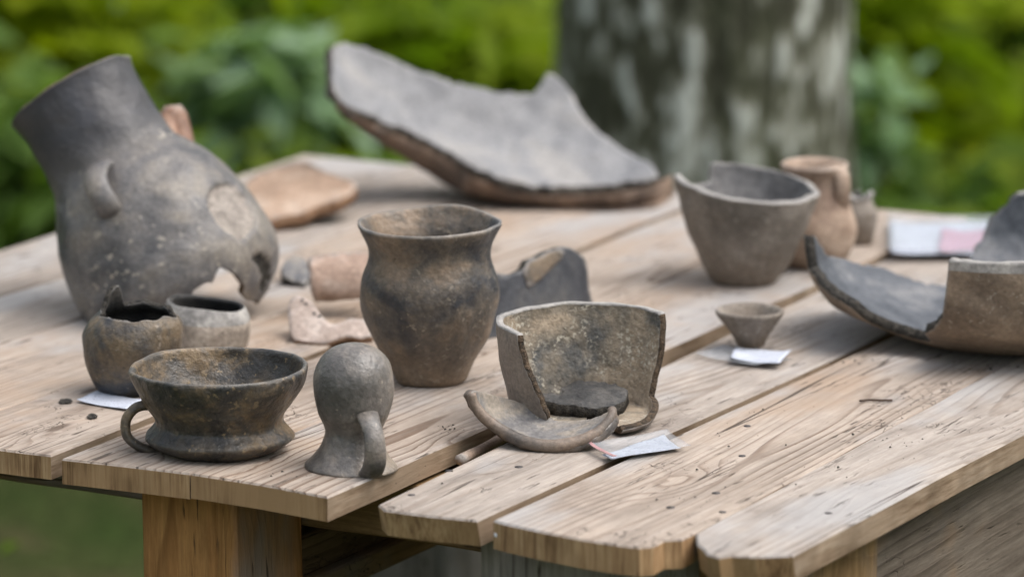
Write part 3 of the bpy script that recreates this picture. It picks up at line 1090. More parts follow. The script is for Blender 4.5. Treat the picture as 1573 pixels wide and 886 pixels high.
scar_a = [(322, 292), (336, 283), (352, 279), (366, 286), (376, 300), (388, 318), (396, 338), (392, 354), (374, 370), (362, 366), (346, 354), (332, 342), (322, 322), (318, 304)]
scar_b = [(386, 396), (394, 387), (406, 386), (416, 398), (417, 420), (410, 442), (403, 450), (398, 440), (402, 424), (396, 410)]
me = jbody.data
org_ = jbody.matrix_basis.translation + jug.matrix_basis.translation
inside_ = {}
for vv in me.vertices:
    p = vv.co + org_
    l = fj.inverted() @ p
    nn = (fj.to_3x3() @ Vector((l.x, l.y, 0)).normalized())
    if nn.dot(FWD) > 0.25: continue
    x, y = proj(p)
    for poly, k in ((scar_a, 3), (scar_b, 4)):
        dq = in_poly(x, y, poly) + 2.5 * fn(p, 110, 5)
        if dq < 0:
            inside_[vv.index] = k
            vv.co -= nn * (0.0045 * min(1.0, -dq / 3.0) + 0.0012 * fn(p, 150, 3))
for f_ in me.polygons:
    ks = [inside_.get(i) for i in f_.vertices]
    if all(ks): f_.material_index = ks[0]

# ---- half bowl, open towards the camera
q, m = base(900, 646)
half = empty('half_bowl', q, 'broken half of a straight sided bowl standing open, speckled inside', 'bowl')
prof = pr(m, [(0, 0), (90, 0), (102, 2), (108, 8), (116, 30), (126, 70), (134, 110), (138, 140), (138, 156)])


def half_cut(t, z, p):
    a = math.degrees(t)
    if a > 300: a -= 360
    h = z * EL / m
    nz = 2.0 * fn((h * 0.03, 1, 0), 1.0, 2) + 0.7 * fn((h * 0.12, 4, 0), 1.0, 2)
    lo = 27 - 6 * (1 - h / 156.0) + nz
    hi = 219 + 22 * (1 - h / 156.0) + nz * 2
    if h < 9:
        r = math.hypot(p.x - q.x, p.y - q.y) / m
        lo = -62
        if a < lo: return (a - lo) * 1.2
        return min((a - lo) * 1.2, (hi + 30 - a)) if r > 20 else 5
    rim = 153 + 2 * fn((math.cos(t) * 3, math.sin(t) * 3, 0), 1.2, 6) - h
    if h < 26 and a < 30:
        lo2 = -30 + (h - 9) / 17.0 * 50
        lo = min(lo, lo2)
    return min(a - lo, hi - a, rim)


lathe('wall', prof, frame(q), [M['halfout'], M['halfin'], M['fr_mix'], M['rimpale']], half, rows=90, segs=200, mat_of=lambda f: 3 if f > 0.972 else 0, wob=0.012, seed=9.1, cut=half_cut, thick=0.0062, noise_amp=0.002)  # pale top rows paint the highlight along the rim

# dark lump lying inside it
sl = sherd('dark_sherd', [(822, 603), (845, 600), (862, 605), (864, 592), (882, 585), (915, 583), (945, 588), (965, 600), (961, 614), (942, 624), (905, 626), (870, 622), (845, 618), (828, 613)],
           on_plane(at(892, 640) + Vector((0, 0.0, 0.022)), (0.0, -0.2, 1)), [M['lump'], M['fr_dark'], M['fr_dark']], 0.013, step=5, jag=2.2, seed=3, bumpy=0.004)
tag(sl, 'dark grey broken lump lying inside the half bowl', 'sherd')

# crescent sherd in front of it
q, m = base(842, 689)
D1 = depth(842, 689)


def cradle(px, py):
    """shallow bowl wall: hollow towards the viewer, leaning back, its lowest point on the planks"""
    hollow = 1 - ((px - 838) / 118.0) ** 2 - ((py - 632) / 70.0) ** 2
    return at_depth(px, py, D1 - 0.006 + m * (0.9 * (689 - py) + 85 * hollow - 30))


crs = empty('curved_sherd', at(842, 689), 'crescent shaped grey potsherd rocking on its back in front of the half bowl', 'sherd')
cres = sherd('wall', [(722, 604), (730, 598), (744, 602), (766, 607), (790, 613), (812, 620), (826, 628), (836, 636), (850, 643), (880, 644), (910, 640), (930, 632), (940, 630), (944, 640), (934, 656), (914, 672), (888, 682), (858, 687), (832, 686), (802, 678), (772, 662), (744, 638), (728, 620)],
         cradle, [M['sherdgrey'], M['sherdtan'], M['lip']], 0.0085, crs, step=6, jag=0.5, seed=5, round_=1)
lipx = [(724, 606), (727, 619), (741, 640), (756, 653), (774, 665), (802, 679), (832, 686), (860, 686), (888, 680), (913, 669), (931, 653), (941, 638), (940, 631)]
tube('rim', [cradle(x, y - 2) for x, y in lipx], 0.0105, 0.0105, M['lip'], crs, n=70, ring=12, taper=lambda t: 0.75 + 0.35 * math.sin(math.pi * min(1, t * 1.05)) ** 0.7)

# ---- dark blue-grey sherd behind the beaker
pa, pb = at(748, 528), at(935, 474)
nrm = (pb - pa).cross(Vector((0, 0, 1))).normalized()
nrm = (nrm + Vector((0, 0, 0.25))).normalized()
if nrm.dot(CAMP - pa) < 0: nrm = -nrm
sdk = empty('dark_sherd', (pa + pb) / 2, 'dark blue grey sherd with notched top, standing behind the half bowl', 'sherd')
sf = on_plane((pa + pb) / 2, nrm, 1.6, (pb - pa))
sherd('wall', [(752, 420), (768, 418), (785, 422), (803, 414), (812, 400), (826, 394), (846, 384), (862, 378), (884, 378), (902, 386), (918, 396), (922, 412), (921, 436), (927, 458), (934, 470), (850, 498), (748, 527)], sf,
      [M['bluegrey'], M['bluegrey'], M['fr_dark']], 0.0085, sdk, step=7, jag=1.6, seed=6)
pt_ = (pa + pb) / 2 + nrm * 0.0015
sherd('worn_face', [(805, 416), (813, 403), (828, 396), (848, 387), (864, 382), (872, 386), (866, 398), (850, 410), (836, 424), (822, 436), (814, 441), (809, 430)], on_plane(pt_, nrm, 1.6, (pb - pa)),
      [M['tanface'], M['tanface'], M['tanface']], 0.001, sdk, step=6, jag=1.5, seed=8)

# ---- pink and grey bits left of the beaker
def upright(pxa, pxb, lean=0.3, bend=0.0):
    a_, b_ = at(*pxa), at(*pxb)
    n_ = (b_ - a_).cross(Vector((0, 0, 1))).normalized()
    if n_.dot(CAMP - a_) < 0: n_ = -n_
    n_ = (n_ + Vector((0, 0, lean))).normalized()
    return on_plane((a_ + b_) / 2, n_, bend, (b_ - a_))


tile = sherd('pink_sherd', [(473, 396), (500, 390), (545, 386), (572, 386), (578, 420), (578, 456), (540, 460), (500, 464), (484, 464), (476, 446), (476, 420)],
             on_ellipsoid(at(522, 476), (520 * mpp(522, 476), 62 * mpp(522, 476), 44 * mpp(522, 476)), far=False), [M['pink'], M['pink'], M['fr_orange']], 0.010, step=6, jag=1.5, seed=11)
tag(tile, 'pinkish curved sherd leaning upright behind the beaker, left of it', 'sherd')
gr = sherd('grey_sherd', [(430, 412), (440, 398), (456, 394), (470, 398), (476, 410), (476, 426), (468, 436), (450, 432), (434, 424)],
           on_plane(at(452, 436) + Vector((0, 0, 0.012)), (0.1, -0.35, 1)), [M['sherdgrey'], M['fr_dark'], M['fr_dark']], 0.011, step=6, jag=2.5, seed=12, bumpy=0.003)
tag(gr, 'small grey sherd lying between the big jug and the pinkish upright sherd', 'sherd')
wd = empty('pale_pink_sherd', at(490, 528), 'pale pink sherd with a row of pricked holes lying left of the beaker foot', 'sherd')
sfw = on_plane(at(480, 528) + Vector((0, 0, 0.004)), (-0.1, -0.62, 1), 1.5, (1, 0, 0))
sherd('wall', [(442, 470), (446, 458), (456, 452), (468, 458), (480, 466), (488, 476), (496, 488), (506, 496), (520, 496), (534, 488), (560, 486), (572, 492), (572, 512), (556, 516), (528, 516), (514, 522), (500, 528), (478, 526), (452, 522), (444, 504)], sfw,
      [M['pinkpale'], M['pink'], M['fr_orange']], 0.011, wd, step=6, jag=1.5, seed=13)
for (x, y) in ((464, 461), (470, 467), (483, 482), (491, 486)):
    p = sfw(x, y)
    n_ = Vector((-0.1, -0.62, 1)).normalized()
    e1 = Vector((1, 0, 0.1)).normalized(); e2 = n_.cross(e1)
    vs = [p + n_ * 0.0009] + [p + n_ * 0.0006 + (e1 * math.cos(k) + e2 * math.sin(k)) * 0.0019 for k in np.linspace(0, 2 * math.pi, 9)[:-1]]
    link_mesh('pricked_hole', vs, [[0, 1 + k, 1 + (k + 1) % 8] for k in range(8)], M['dark_in'], wd)

# ---- flat orange sherd by the jug, and the huge jar sherd at the back
q = at(470, 336)
flat = sherd('flat_sherd', [(372, 300), (380, 276), (400, 262), (424, 255), (446, 250), (470, 252), (496, 260), (522, 270), (545, 280), (549, 288), (538, 300), (520, 306), (502, 310), (484, 318), (460, 326), (430, 334), (400, 340), (376, 344)],
             on_plane(q + Vector((0, 0, 0.030)), (-0.06, -0.20, 1)), [M['orange'], M['fr_tan'], M['fr_orange']], 0.014, step=8, jag=2.5, seed=14, bumpy=0.004)
tag(flat, 'flat orange buff sherd lying behind the tilted jug, its edge raised off the planks', 'sherd')

q, m = base(905, 318)
big = empty('jar_fragment', q, 'huge curved fragment of a storage jar, grey inside, resting at the back of the table', 'sherd')
sfb = on_ellipsoid(q + Vector((0, 0, 0.019)), (520 * m, 300 * m, 470 * m))
out_big = [(511, 82), (517, 70), (530, 63), (546, 72), (575, 82), (606, 94), (640, 108), (666, 118), (700, 130), (735, 137), (760, 142), (790, 143), (818, 144), (830, 131), (840, 114), (850, 114), (866, 124), (880, 142), (887, 160), (902, 182), (920, 204), (945, 220), (970, 236), (990, 248), (1003, 258), (1012, 272), (1002, 276),
           (960, 281), (900, 286), (850, 287), (812, 284), (775, 276), (730, 258), (700, 238), (660, 216), (615, 198), (575, 180), (540, 166), (520, 154), (510, 130)]
sherd('inner_layer', out_big, sfb, [M['bigin'], M['bigin'], M['fr_grey']], 0.0125, big, step=6, jag=2.6, seed=15, bumpy=0.005)
E_ = catmull([(509, 122), (514, 146), (540, 174), (575, 190), (615, 209), (660, 229), (700, 252), (730, 272), (775, 290), (812, 298), (850, 301), (900, 299), (960, 293), (1002, 284), (1032, 268)], 90)
L_ = catmull([(510, 146), (520, 172), (548, 196), (582, 219), (625, 246), (668, 274), (702, 293), (735, 304), (775, 314), (815, 320), (850, 323), (905, 325), (960, 323), (1010, 318), (1037, 298)], 90)
vs_, fs_ = [], []
RW = 16
for i in range(90):
    pe = sfb(min(E_[i][0], 1003), E_[i][1])
    de = (pe - CAMP).dot(FWD) + 0.002 * fn((i * 0.31, 0, 0), 1.0, 4)
    for j in range(RW):
        t = R(165) * j / (RW - 1.0)
        k = math.sin(t) if t < math.pi / 2 else 1 - 0.5 * (1 - math.sin(t))
        x = E_[i][0] + (L_[i][0] - E_[i][0]) * k
        y = E_[i][1] + (L_[i][1] - E_[i][1]) * k
        jit = 2.2 * fn((i * 0.35, j * 0.4, 0), 1.0, 8) + 1.2 * fn((i * 1.1, j * 0.9, 3), 1.0, 8)
        d_ = de + 0.055 * (1 - math.cos(t)) + 0.0016 * fn((i * 0.5, j * 0.8, 5), 1.0, 2)
        d_ = min(d_, depth(x, y + jit * 0.5) - 0.002) if y > 250 else d_
        vs_.append(at_depth(x, y + jit * (0.4 if j == 0 else 1), d_))
for i in range(89):
    for j in range(RW - 1):
        a_ = i * RW + j
        fs_.append([a_, a_ + 1, a_ + RW + 1, a_ + RW])
link_mesh('outer_layer', vs_, fs_, M['bigout'], big)

# ---- grey cup at the right and the two vessels behind it
q, m = base(1144, 433)
prof = pr(m, [(0, 0), (40, 0), (49, 3), (62, 20), (77, 48), (91, 82), (100, 110), (106, 134), (110, 152)])


def cup_top(t):
    a = math.degrees(t) % 360
    return 1.0 - 0.085 * math.cos(t) + 0.06 * math.sin(t)


def cup_cut(t, z, p):
    a = math.degrees(t) % 360
    h = z * EL / m
    lim = 150 * cup_top(t)
    if 118 < a < 178: lim -= 30 * min(1, (a - 118) / 4, (178 - a) / 10)
    return (lim - h) + 1.2 * fn((math.cos(t) * 6, math.sin(t) * 6, 0), 1.2, 4)


gcup = lathe('broken_cup', prof, frame(q), [M['cup'], M['cup_in'], M['rimpale']], rows=70, segs=130, wob=0.02, seed=10.5, top=cup_top, cut=cup_cut, thick=0.0072, noise_amp=0.0022)
tag(gcup, 'grey conical cup with a piece of its rim missing, at the back right', 'cup')

q, m = base(1249, 408)
bj = empty('buff_jug', q, 'small reddish buff jug half hidden behind the grey conical cup', 'jug')
prof = pr(m, [(0, 0), (36, 0), (46, 4), (58, 24), (65, 50), (64, 72), (56, 92), (48, 106), (45, 120), (46, 138), (52, 152)])
lathe('body', vessel(prof, 0.006), frame(q), [M['redjug']], bj, rows=90, segs=80, wob=0.03, seed=11.5, noise_amp=0.003)
dd = depth(1249, 408)
hp = [at_depth(x, y, dd - z) for x, y, z in ((1268, 262, 0.03), (1281, 259, 0.04), (1291, 266, 0.045), (1294, 280, 0.046), (1294, 296, 0.044), (1292, 312, 0.036), (1290, 322, 0.02))]
tube('handle', hp, 0.017, 0.009, M['redjug'], bj, side=(1, 0.2, 0), n=30)

q, m = base(1318, 374)
prof = pr(m, [(0, 0), (18, 0), (22, 3), (27, 24), (28, 46), (24, 58), (20, 64), (21, 72), (25, 80)])


def dp_cut(t, z, p):
    g = 73 + 9 * fn((math.cos(t) * 2, math.sin(t) * 2, 0), 1.3, 3)
    return g * m / EL - z


dpot = lathe('tiny_pot', prof, frame(q), [M['cup'], M['dark_in'], M['rimpale']], rows=50, segs=64, wob=0.04, seed=12.5, noise_amp=0.004, cut=dp_cut, thick=0.005)
tag(dpot, 'tiny dark grey pot with a ragged rim beside the buff jug', 'pot')

# ---- small cone cup
q, m = base(1152, 533)
prof = pr(m, [(0, 0), (17, 0), (21.5, 2), (27, 12), (37, 28), (47, 42), (53.5, 51)])
cone = lathe('cone_cup', vessel(prof, 0.0062, floor=0.012), frame(q + Vector((0, 0, 0.0016))), [M['cup']], rows=70, segs=80, wob=0.02, seed=13.5, noise_amp=0.0025)
tag(cone, 'tiny cone shaped clay cup standing on a white paper slip', 'cup')

# ---- wide broken dish at the right edge
q, m = base(1556, 514)
prof = pr(m, [(0, 0), (110, 0), (150, 2), (176, 7), (208, 19), (246, 36), (286, 56), (309, 84), (317, 110), (321, 140), (322, 168), (322, 176)])


def dish_cut(t, z, p):
    a = math.degrees(t) % 360
    h = z * EL / m
    nz = 5.5 * fn((math.cos(t) * 24, math.sin(t) * 24, h * 0.1), 1.3, 5) + 4 * fn((math.cos(t) * 5, math.sin(t) * 5, h * 0.02), 1.3, 3) + 2.0 * fn((math.cos(t) * 16, math.sin(t) * 16, h * 0.05), 1.3, 9)
    # height of the surviving wall round the dish
    ks = [(0, 172), (60, 172), (76, 170), (84, 150), (91, 118), (93, 84), (100, 40), (112, 25), (122, 25), (131, 45), (140, 60), (148, 75), (158, 94), (164, 116), (172, 138), (178, 151), (180.5, 152), (182, 108), (190, 97), (198, 86),
          (206, 76), (211, 72), (212.5, 36), (222, 27), (230, 27), (234, 42), (239, 62), (243.5, 84), (244.8, 120), (246, 172), (270, 172), (360, 172)]
    lim = np.interp(a, [k[0] for k in ks], [k[1] for k in ks])
    return lim + nz * (0.25 if a > 247 or a < 60 else 1.0) - h


dish = lathe('wide_dish', prof, frame(q), [M['dishout'], M['dishin'], M['fr_dark'], M['rimpale']], rows=110, segs=300, mat_of=lambda f: 3 if f > 0.945 else 0, wob=0.008, seed=14.5, cut=dish_cut, thick=0.0098, noise_amp=0.002)  # pale band under the rim paints its lit, rounded edge
tag(dish, 'wide broken dish, brown outside and blue grey inside, at the right edge of the picture', 'dish')


# ------------------------------------------------------------------ paper slips and bags
def paper_mat(name, col, lines=True):
    N = NT(name)
    tc = N.n('ShaderNodeTexCoord')
    v = tc.outputs['Object']
    n1 = N.noise(v, 60, 2, 0.5)
    c = N.mix(1.0, col, N.ramp(n1, [(0.3, 0.86), (0.7, 1.05)]), 'MULTIPLY')
    if lines:                                # faint rows of handwriting too small to read
        sp_ = N.n('ShaderNodeSeparateXYZ'); N.l(v, sp_.inputs[0])
        row = N.math('FRACT', N.math('DIVIDE', N.math('ADD', sp_.outputs[1], 1.0), 0.0085))
        inrow = N.math('MULTIPLY', N.smooth(row, 0.25, 0.32), N.math('SUBTRACT', 1.0, N.smooth(row, 0.62, 0.70)))
        ink = N.smooth(N.noise(N.vscale(v, (520, 300, 1)), 1.0, 1, 0.5), 0.54, 0.60)
        area_ = N.smooth(N.noise(v, 45, 2, 0.5), 0.42, 0.52)
        c = N.mix(N.math('MULTIPLY', N.math('MULTIPLY', ink, inrow), N.math('MULTIPLY', area_, 0.55)), c, (0.12, 0.12, 0.18))
    N.l(c, N.b.inputs['Base Color'])
    N.b.inputs['Roughness'].default_value = 0.55
    N.l(N.bump(n1, 0.3, 0.001), N.b.inputs['Normal'])
    return N.m


M['paper'] = paper_mat('white_paper', (0.55, 0.585, 0.67))
M['pinkpaper'] = paper_mat('pink_paper', (0.52, 0.25, 0.35))
N = NT('clear_film')
N.b.inputs['Base Color'].default_value = (0.6, 0.63, 0.67, 1)
N.b.inputs['Roughness'].default_value = 0.12
N.b.inputs['Alpha'].default_value = 0.22
nf_ = N.noise(N.coords(False), 45, 2, 0.5)
N.l(N.bump(nf_, 0.5, 0.003), N.b.inputs['Normal'])
M['film'] = N.m
M['redstrip'] = paper_mat('red_seal', (0.42, 0.24, 0.24))


def sheet(name, corners, mat, z0, parent=None, n=14, curl=0.002, seed=0, thick=0.0004):
    c = [at(*p) for p in corners]
    verts, faces = [], []
    for i in range(n + 1):
        for j in range(n + 1):
            u, v = i / n, j / n
            p = (c[0] * (1 - u) + c[1] * u) * (1 - v) + (c[3] * (1 - u) + c[2] * u) * v
            p = p.copy()
            p.z = z0 + curl * (0.5 + fn((u * 2, v * 2, seed), 1.2)) + curl * 1.2 * (abs(u - 0.5) * 2) ** 3
            verts.append(p)
    for i in range(n):
        for j in range(n):
            a = i * (n + 1) + j
            faces.append([a, a + 1, a + n + 2, a + n + 1])
    o = link_mesh(name, verts, faces, mat, parent)
    md = o.modifiers.new('wall', 'SOLIDIFY'); md.thickness = thick; md.offset = 0
    return o


s1 = sheet('paper_slip', [(1122, 556), (1198, 565), (1216, 545), (1130, 540)], M['paper'], TOP + 0.0016, curl=0.0018, seed=2)
ps = empty('paper_label', at(1150, 550), 'folded white paper slip in clear film under the tiny cone cup', 'label')
s1.parent = ps; s1.location = s1.location - ps.location; s1.name = 'slip'
sheet('clear_sleeve', [(1068, 547), (1160, 564), (1218, 556), (1112, 534)], M['film'], TOP + 0.0008, ps, curl=0.0012, seed=3)

pl = empty('bagged_label', at(975, 690), 'white label in a clear bag with a red seal beside the crescent sherd', 'label')
sheet('slip', [(925, 702), (948, 708), (1046, 692), (1020, 672)], M['paper'], TOP + 0.0004, pl, curl=0.0012, seed=5)
sheet('clear_sleeve', [(903, 690), (948, 711), (1062, 694), (1025, 668)], M['film'], TOP + 0.0030, pl, curl=0.0015, seed=6)
sheet('seal', [(904, 690), (942, 711), (948, 709.5), (909, 688.5)], M['redstrip'], TOP + 0.0042, pl, curl=0.0008, seed=7)

pg = sheet('paper_slip', [(118, 618), (196, 632), (222, 618), (150, 604)], M['paper'], TOP + 0.0008, curl=0.0012, seed=8)
tag(pg, 'white paper slip poking out from under the dark round pot', 'label')

pf = empty('bagged_paper', at(1450, 372), 'flat clear bag holding white and pink papers, lying far back at the right', 'label')
sheet('slip', [(1368, 398), (1538, 398), (1538, 349), (1366, 350)], M['paper'], TOP + 0.004, pf, curl=0.002, seed=9)
sheet('slip', [(1442, 398), (1515, 394), (1518, 366), (1446, 364)], M['pinkpaper'], TOP + 0.0066, pf, curl=0.002, seed=10)['label'] = 'pink slip'
sheet('clear_sleeve', [(1362, 402), (1545, 400), (1550, 345), (1362, 346)], M['film'], TOP + 0.0095, pf, curl=0.003, seed=11)


# ------------------------------------------------------------------ crumbs, twig, splinter
def crumb(px, py, sx, name, label, cat, mat, group=None, flat=0.35, seed=0):
    bm = bmesh.new()
    bmesh.ops.create_icosphere(bm, subdivisions=2, radius=1.0)
    mm = mpp(px, py)
    for v in bm.verts:
        k = 1 + 0.45 * fn(v.co, 1.3, seed)
        v.co = Vector((v.co.x * sx * mm * k, v.co.y * sx * mm * 1.5 * k, v.co.z * sx * mm * flat * k))
    me = bpy.data.meshes.new(name); bm.to_mesh(me); bm.free()
    me.materials.append(mat)
    o = bpy.data.objects.new(name, me); COL.objects.link(o)
    o.location = at(px, py) + Vector((0, 0, sx * mm * flat * 0.7))
    return tag(o, label, cat, group)


crumb(101, 617, 10, 'clay_crumb', 'flat dark chip on the left planks, left of the white paper slip', 'chip', M['fr_dark'], 'dark chips on the left planks', 0.2, 1)
crumb(142, 641, 8, 'clay_crumb', 'dark angular chip on the left planks, nearest the ring handle', 'chip', M['fr_dark'], 'dark chips on the left planks', 0.4, 2)
tw = [at(x, y) + Vector((0, 0, 0.0016)) for x, y in ((1320, 618), (1336, 616.5), (1352, 617.5), (1371, 617))]
twig = tube('twig', tw, 0.0022, 0.0022, plain('twig_bark', (0.07, 0.045, 0.032), 0.8, 0.3, 200), None, n=14, ring=6)
tag(twig, 'thin dark twig lying on the pale right hand planks', 'twig')
sp = [at(x, y, TOP - 0.012) for x, y in ((706, 706), (730, 695), (752, 684), (776, 670))]
chip = tube('wood_splinter', sp, 0.010, 0.010, M['orange'], None, n=14, ring=8)
tag(chip, 'pinkish splinter lodged in the gap between planks, left of the crescent sherd', 'splinter')

# scattered grit
gv, gf = [], []
def grit(px, py, s, z=TOP):
    p = at(px, py, z)
    k = len(gv)
    mm = mpp(px, py)
    for (a, b, c_) in ((1, 0, 0), (-0.6, 0.9, 0), (-0.5, -0.9, 0), (0, 0, 0.8)):
        gv.append(p + Vector((a * s * mm * random.uniform(0.5, 1.3), b * s * mm * random.uniform(0.7, 2), c_ * s * mm + 0.0003)))
    gf.extend([[k, k + 1, k + 3], [k + 1, k + 2, k + 3], [k + 2, k, k + 3], [k, k + 2, k + 1]])


rg = random.Random(5)
for (cx_, cy_, sx_, sy_, n_) in ((1360, 680, 70, 18, 26), (1175, 545, 0, 0, 0), (1300, 553, 34, 6, 30), (1165, 636, 26, 12, 8), (1540, 565, 40, 8, 30), (690, 658, 26, 8, 16), (120, 640, 70, 24, 14), (1050, 760, 90, 30, 18), (660, 735, 50, 20, 8), (440, 730, 40, 8, 10), (1130, 700, 220, 60, 30)):
    for _ in range(n_):
        grit(cx_ + rg.gauss(0, 1) * sx_ * 0.6, cy_ + rg.gauss(0, 1) * sy_ * 0.6, rg.uniform(0.6, 1.4) if rg.random() < 0.75 else rg.uniform(1.6, 3.4))
g = link_mesh('grit', gv, gf, M['fr_dark'], None, smooth=False)
g['kind'] = 'stuff'
g['label'] = 'dark grit and crumbs scattered over the planks'

# ------------------------------------------------------------------ forest behind
def ground_mat():
    N = NT('forest_floor')
    v = N.coords(False)
    a = N.noise(v, 3.0, 4, 0.6)
    b = N.noise(v, 40, 4, 0.7)
    c = N.ramp(a, [(0.3, (0.025, 0.048, 0.010)), (0.5, (0.045, 0.055, 0.018)), (0.7, (0.075, 0.058, 0.032))])
    c = N.mix(1.0, c, N.ramp(b, [(0.3, 0.55), (0.7, 1.4)]), 'MULTIPLY')
    N.l(c, N.b.inputs['Base Color'])
    N.b.inputs['Roughness'].default_value = 0.95
    N.b.inputs['Specular IOR Level'].default_value = 0.05
    N.l(N.bump(b, 0.8, 0.03), N.b.inputs['Normal'])
    return N.m


gs, ge = [], []
NX = 60
for i in range(NX + 1):
    for j in range(NX + 1):
        x = -60 + 120 * i / NX; y = -30 + 120 * j / NX
        gs.append(Vector((x, y, -0.004 + 0.0 * fn((x, y, 0), 0.3))))
for i in range(NX):
    for j in range(NX):
        a = i * (NX + 1) + j
        ge.append([a, a + NX + 1, a + NX + 2, a + 1])
grd = link_mesh('ground', gs, ge, ground_mat(), None, Vector((0, 0, 0)))
grd['kind'] = 'structure'
grd['label'] = 'brown and green forest floor'


def leaf_mesh(name, P, L, mat, parent=None, seed=0, tilt=0.55, droop=0.25, tint=None, width=0.55, origin=None):
    """P: leaf positions (n,3), L: lengths (n,) -> one folded quad pair per leaf"""
    rs = np.random.RandomState(seed)
    n = len(P)
    az = rs.uniform(0, 2 * math.pi, n)
    el = rs.normal(-droop, tilt, n)
    d = np.stack([np.cos(az) * np.cos(el), np.sin(az) * np.cos(el), np.sin(el)], 1)
    s = np.stack([-np.sin(az), np.cos(az), rs.normal(0, 0.35, n)], 1)
    s /= np.linalg.norm(s, axis=1)[:, None]
    up = np.cross(d, s)
    Lc = L[:, None]
    wd_ = Lc * width * rs.uniform(0.8, 1.2, (n, 1)) * 0.5
    v0 = P
    v1 = P + d * Lc * 0.45 + s * wd_ + up * Lc * 0.10
    v2 = P + d * Lc - up * Lc * 0.08
    v3 = P + d * Lc * 0.45 - s * wd_ + up * Lc * 0.10
    V = np.stack([v0, v1, v2, v3], 1).reshape(-1, 3)
    org = np.array(origin if origin is not None else (parent.location if parent else (0, 0, 0)))
    V = V - org
    me = bpy.data.meshes.new(name)
    me.vertices.add(4 * n)
    me.vertices.foreach_set('co', V.astype(np.float32).ravel())
    idx = np.stack([np.arange(n) * 4, np.arange(n) * 4 + 1, np.arange(n) * 4 + 2, np.arange(n) * 4, np.arange(n) * 4 + 2, np.arange(n) * 4 + 3], 1).reshape(-1)
    me.loops.add(6 * n)
    me.loops.foreach_set('vertex_index', idx.astype(np.int32))
    me.polygons.add(2 * n)
    me.polygons.foreach_set('loop_start', (np.arange(2 * n) * 3).astype(np.int32))
    me.polygons.foreach_set('loop_total', np.full(2 * n, 3, np.int32))
    me.update(calc_edges=True)
    a = me.attributes.new('leaf_tint', 'FLOAT', 'FACE')
    tv = rs.uniform(0, 1, n) if tint is None else tint
    a.data.foreach_set('value', np.repeat(tv, 2).astype(np.float32))
    me.materials.append(mat)
    o = bpy.data.objects.new(name, me)
    COL.objects.link(o)
    if parent: o.parent = parent
    else: o.location = org
    return o


M['leaf_mix'] = leaf_mat('undergrowth_leaf', (0.062, 0.115, 0.024), (0.125, 0.195, 0.028), (0.205, 0.26, 0.028), trans=0.5)
M['leaf_yel'] = leaf_mat('yellow_green_leaf', (0.11, 0.18, 0.010), (0.175, 0.24, 0.010), (0.25, 0.30, 0.010), trans=0.45)
M['leaf_teal'] = leaf_mat('sky_sheen_leaf', (0.13, 0.22, 0.09), (0.22, 0.33, 0.19), (0.36, 0.46, 0.36), rough=0.5, trans=0.35)  # pale teal puts the sky's reflection into the leaf colour
M['leaf_green'] = leaf_mat('mid_green_leaf', (0.065, 0.13, 0.028), (0.11, 0.185, 0.040), (0.155, 0.235, 0.055), trans=0.45)
M['stem'] = plain('green_stem', (0.09, 0.075, 0.03), 0.7, 0.3, 60)

# low undergrowth over the whole forest floor behind the table: nobody could count it
rs = np.random.RandomState(11)
n = 90000
X = rs.uniform(-6, 7, n); Y = rs.uniform(5.4, 24, n)
hh = np.array([0.14 + 0.18 * (0.5 + 0.5 * fn((x * 0.8, y * 0.8, 0), 1.0, 3)) + max(0, y - 10) * 0.10 for x, y in zip(X, Y)])
Z = rs.uniform(0.0, 1.0, n) ** 0.7 * hh
dens = np.array([fn((x * 1.4, y * 1.4, z * 2.0), 1.0, 8) for x, y, z in zip(X, Y, Z)]) + rs.uniform(-0.25, 0.25, n)
# thin it out near the trunk's foot and in front, under the table
keepm = (dens > -0.12) & ~((Y < 7.2) & (X > -0.3)) & ~((Y < 7.0) & (rs.uniform(0, 1, n) < 0.85))
P = np.stack([X, Y, Z], 1)[keepm]
Lf = np.where(P[:, 1] < 7.1, rs.uniform(0.04, 0.07, len(P)), rs.uniform(0.07, 0.19, len(P)))
ug = leaf_mesh('undergrowth', P, Lf, M['leaf_mix'], seed=3)
ug['kind'] = 'stuff'
ug['label'] = 'low green undergrowth covering the forest floor behind the table'


def bush(px, py, zc, dep, rx, rz, mat, label, nleaf, seed, lsize=(0.09, 0.18), group=None, nstem=4):
    """a leafy shrub whose crown centre stands at the given depth and height"""
    c = at_depth(px, py, dep)
    root = empty('bush', Vector((c.x, c.y, 0)), label, 'bush', group)
    r_ = np.random.RandomState(seed)
    # clumps of leaves through the crown
    k = 26
    dirs = r_.normal(0, 1, (k, 3)); dirs /= np.linalg.norm(dirs, axis=1)[:, None]
    cl = dirs * r_.uniform(0.2, 1.0, (k, 1)) ** 0.5 * np.array([rx, rx, rz])
    which = r_.randint(0, k, nleaf)
    pts = cl[which] + r_.normal(0, 0.34, (nleaf, 3)) * np.array([rx, rx, rz])
    pts += np.array([c.x, c.y, c.z])
    pts[:, 2] = np.maximum(pts[:, 2], 0.03)
    tint = np.clip(r_.uniform(0, 1, k)[which] * 0.6 + r_.uniform(0, 0.4, nleaf), 0, 1)
    leaf_mesh('foliage', pts, r_.uniform(lsize[0], lsize[1], nleaf), mat, root, seed, tint=tint)
    for s in range(nstem):
        e = cl[s] * 0.7 + np.array([c.x, c.y, c.z])
        b_ = Vector((c.x + r_.uniform(-.06, .06), c.y + r_.uniform(-.06, .06), -0.01))
        mid = b_.lerp(Vector(e), 0.5) + Vector((r_.uniform(-.05, .05), r_.uniform(-.05, .05), 0.05))
        tube('stem', [b_, mid, Vector(e)], 0.016, 0.016, M['stem'], root, n=8, ring=6, taper=lambda t: 1.2 - 0.8 * t)
    return root


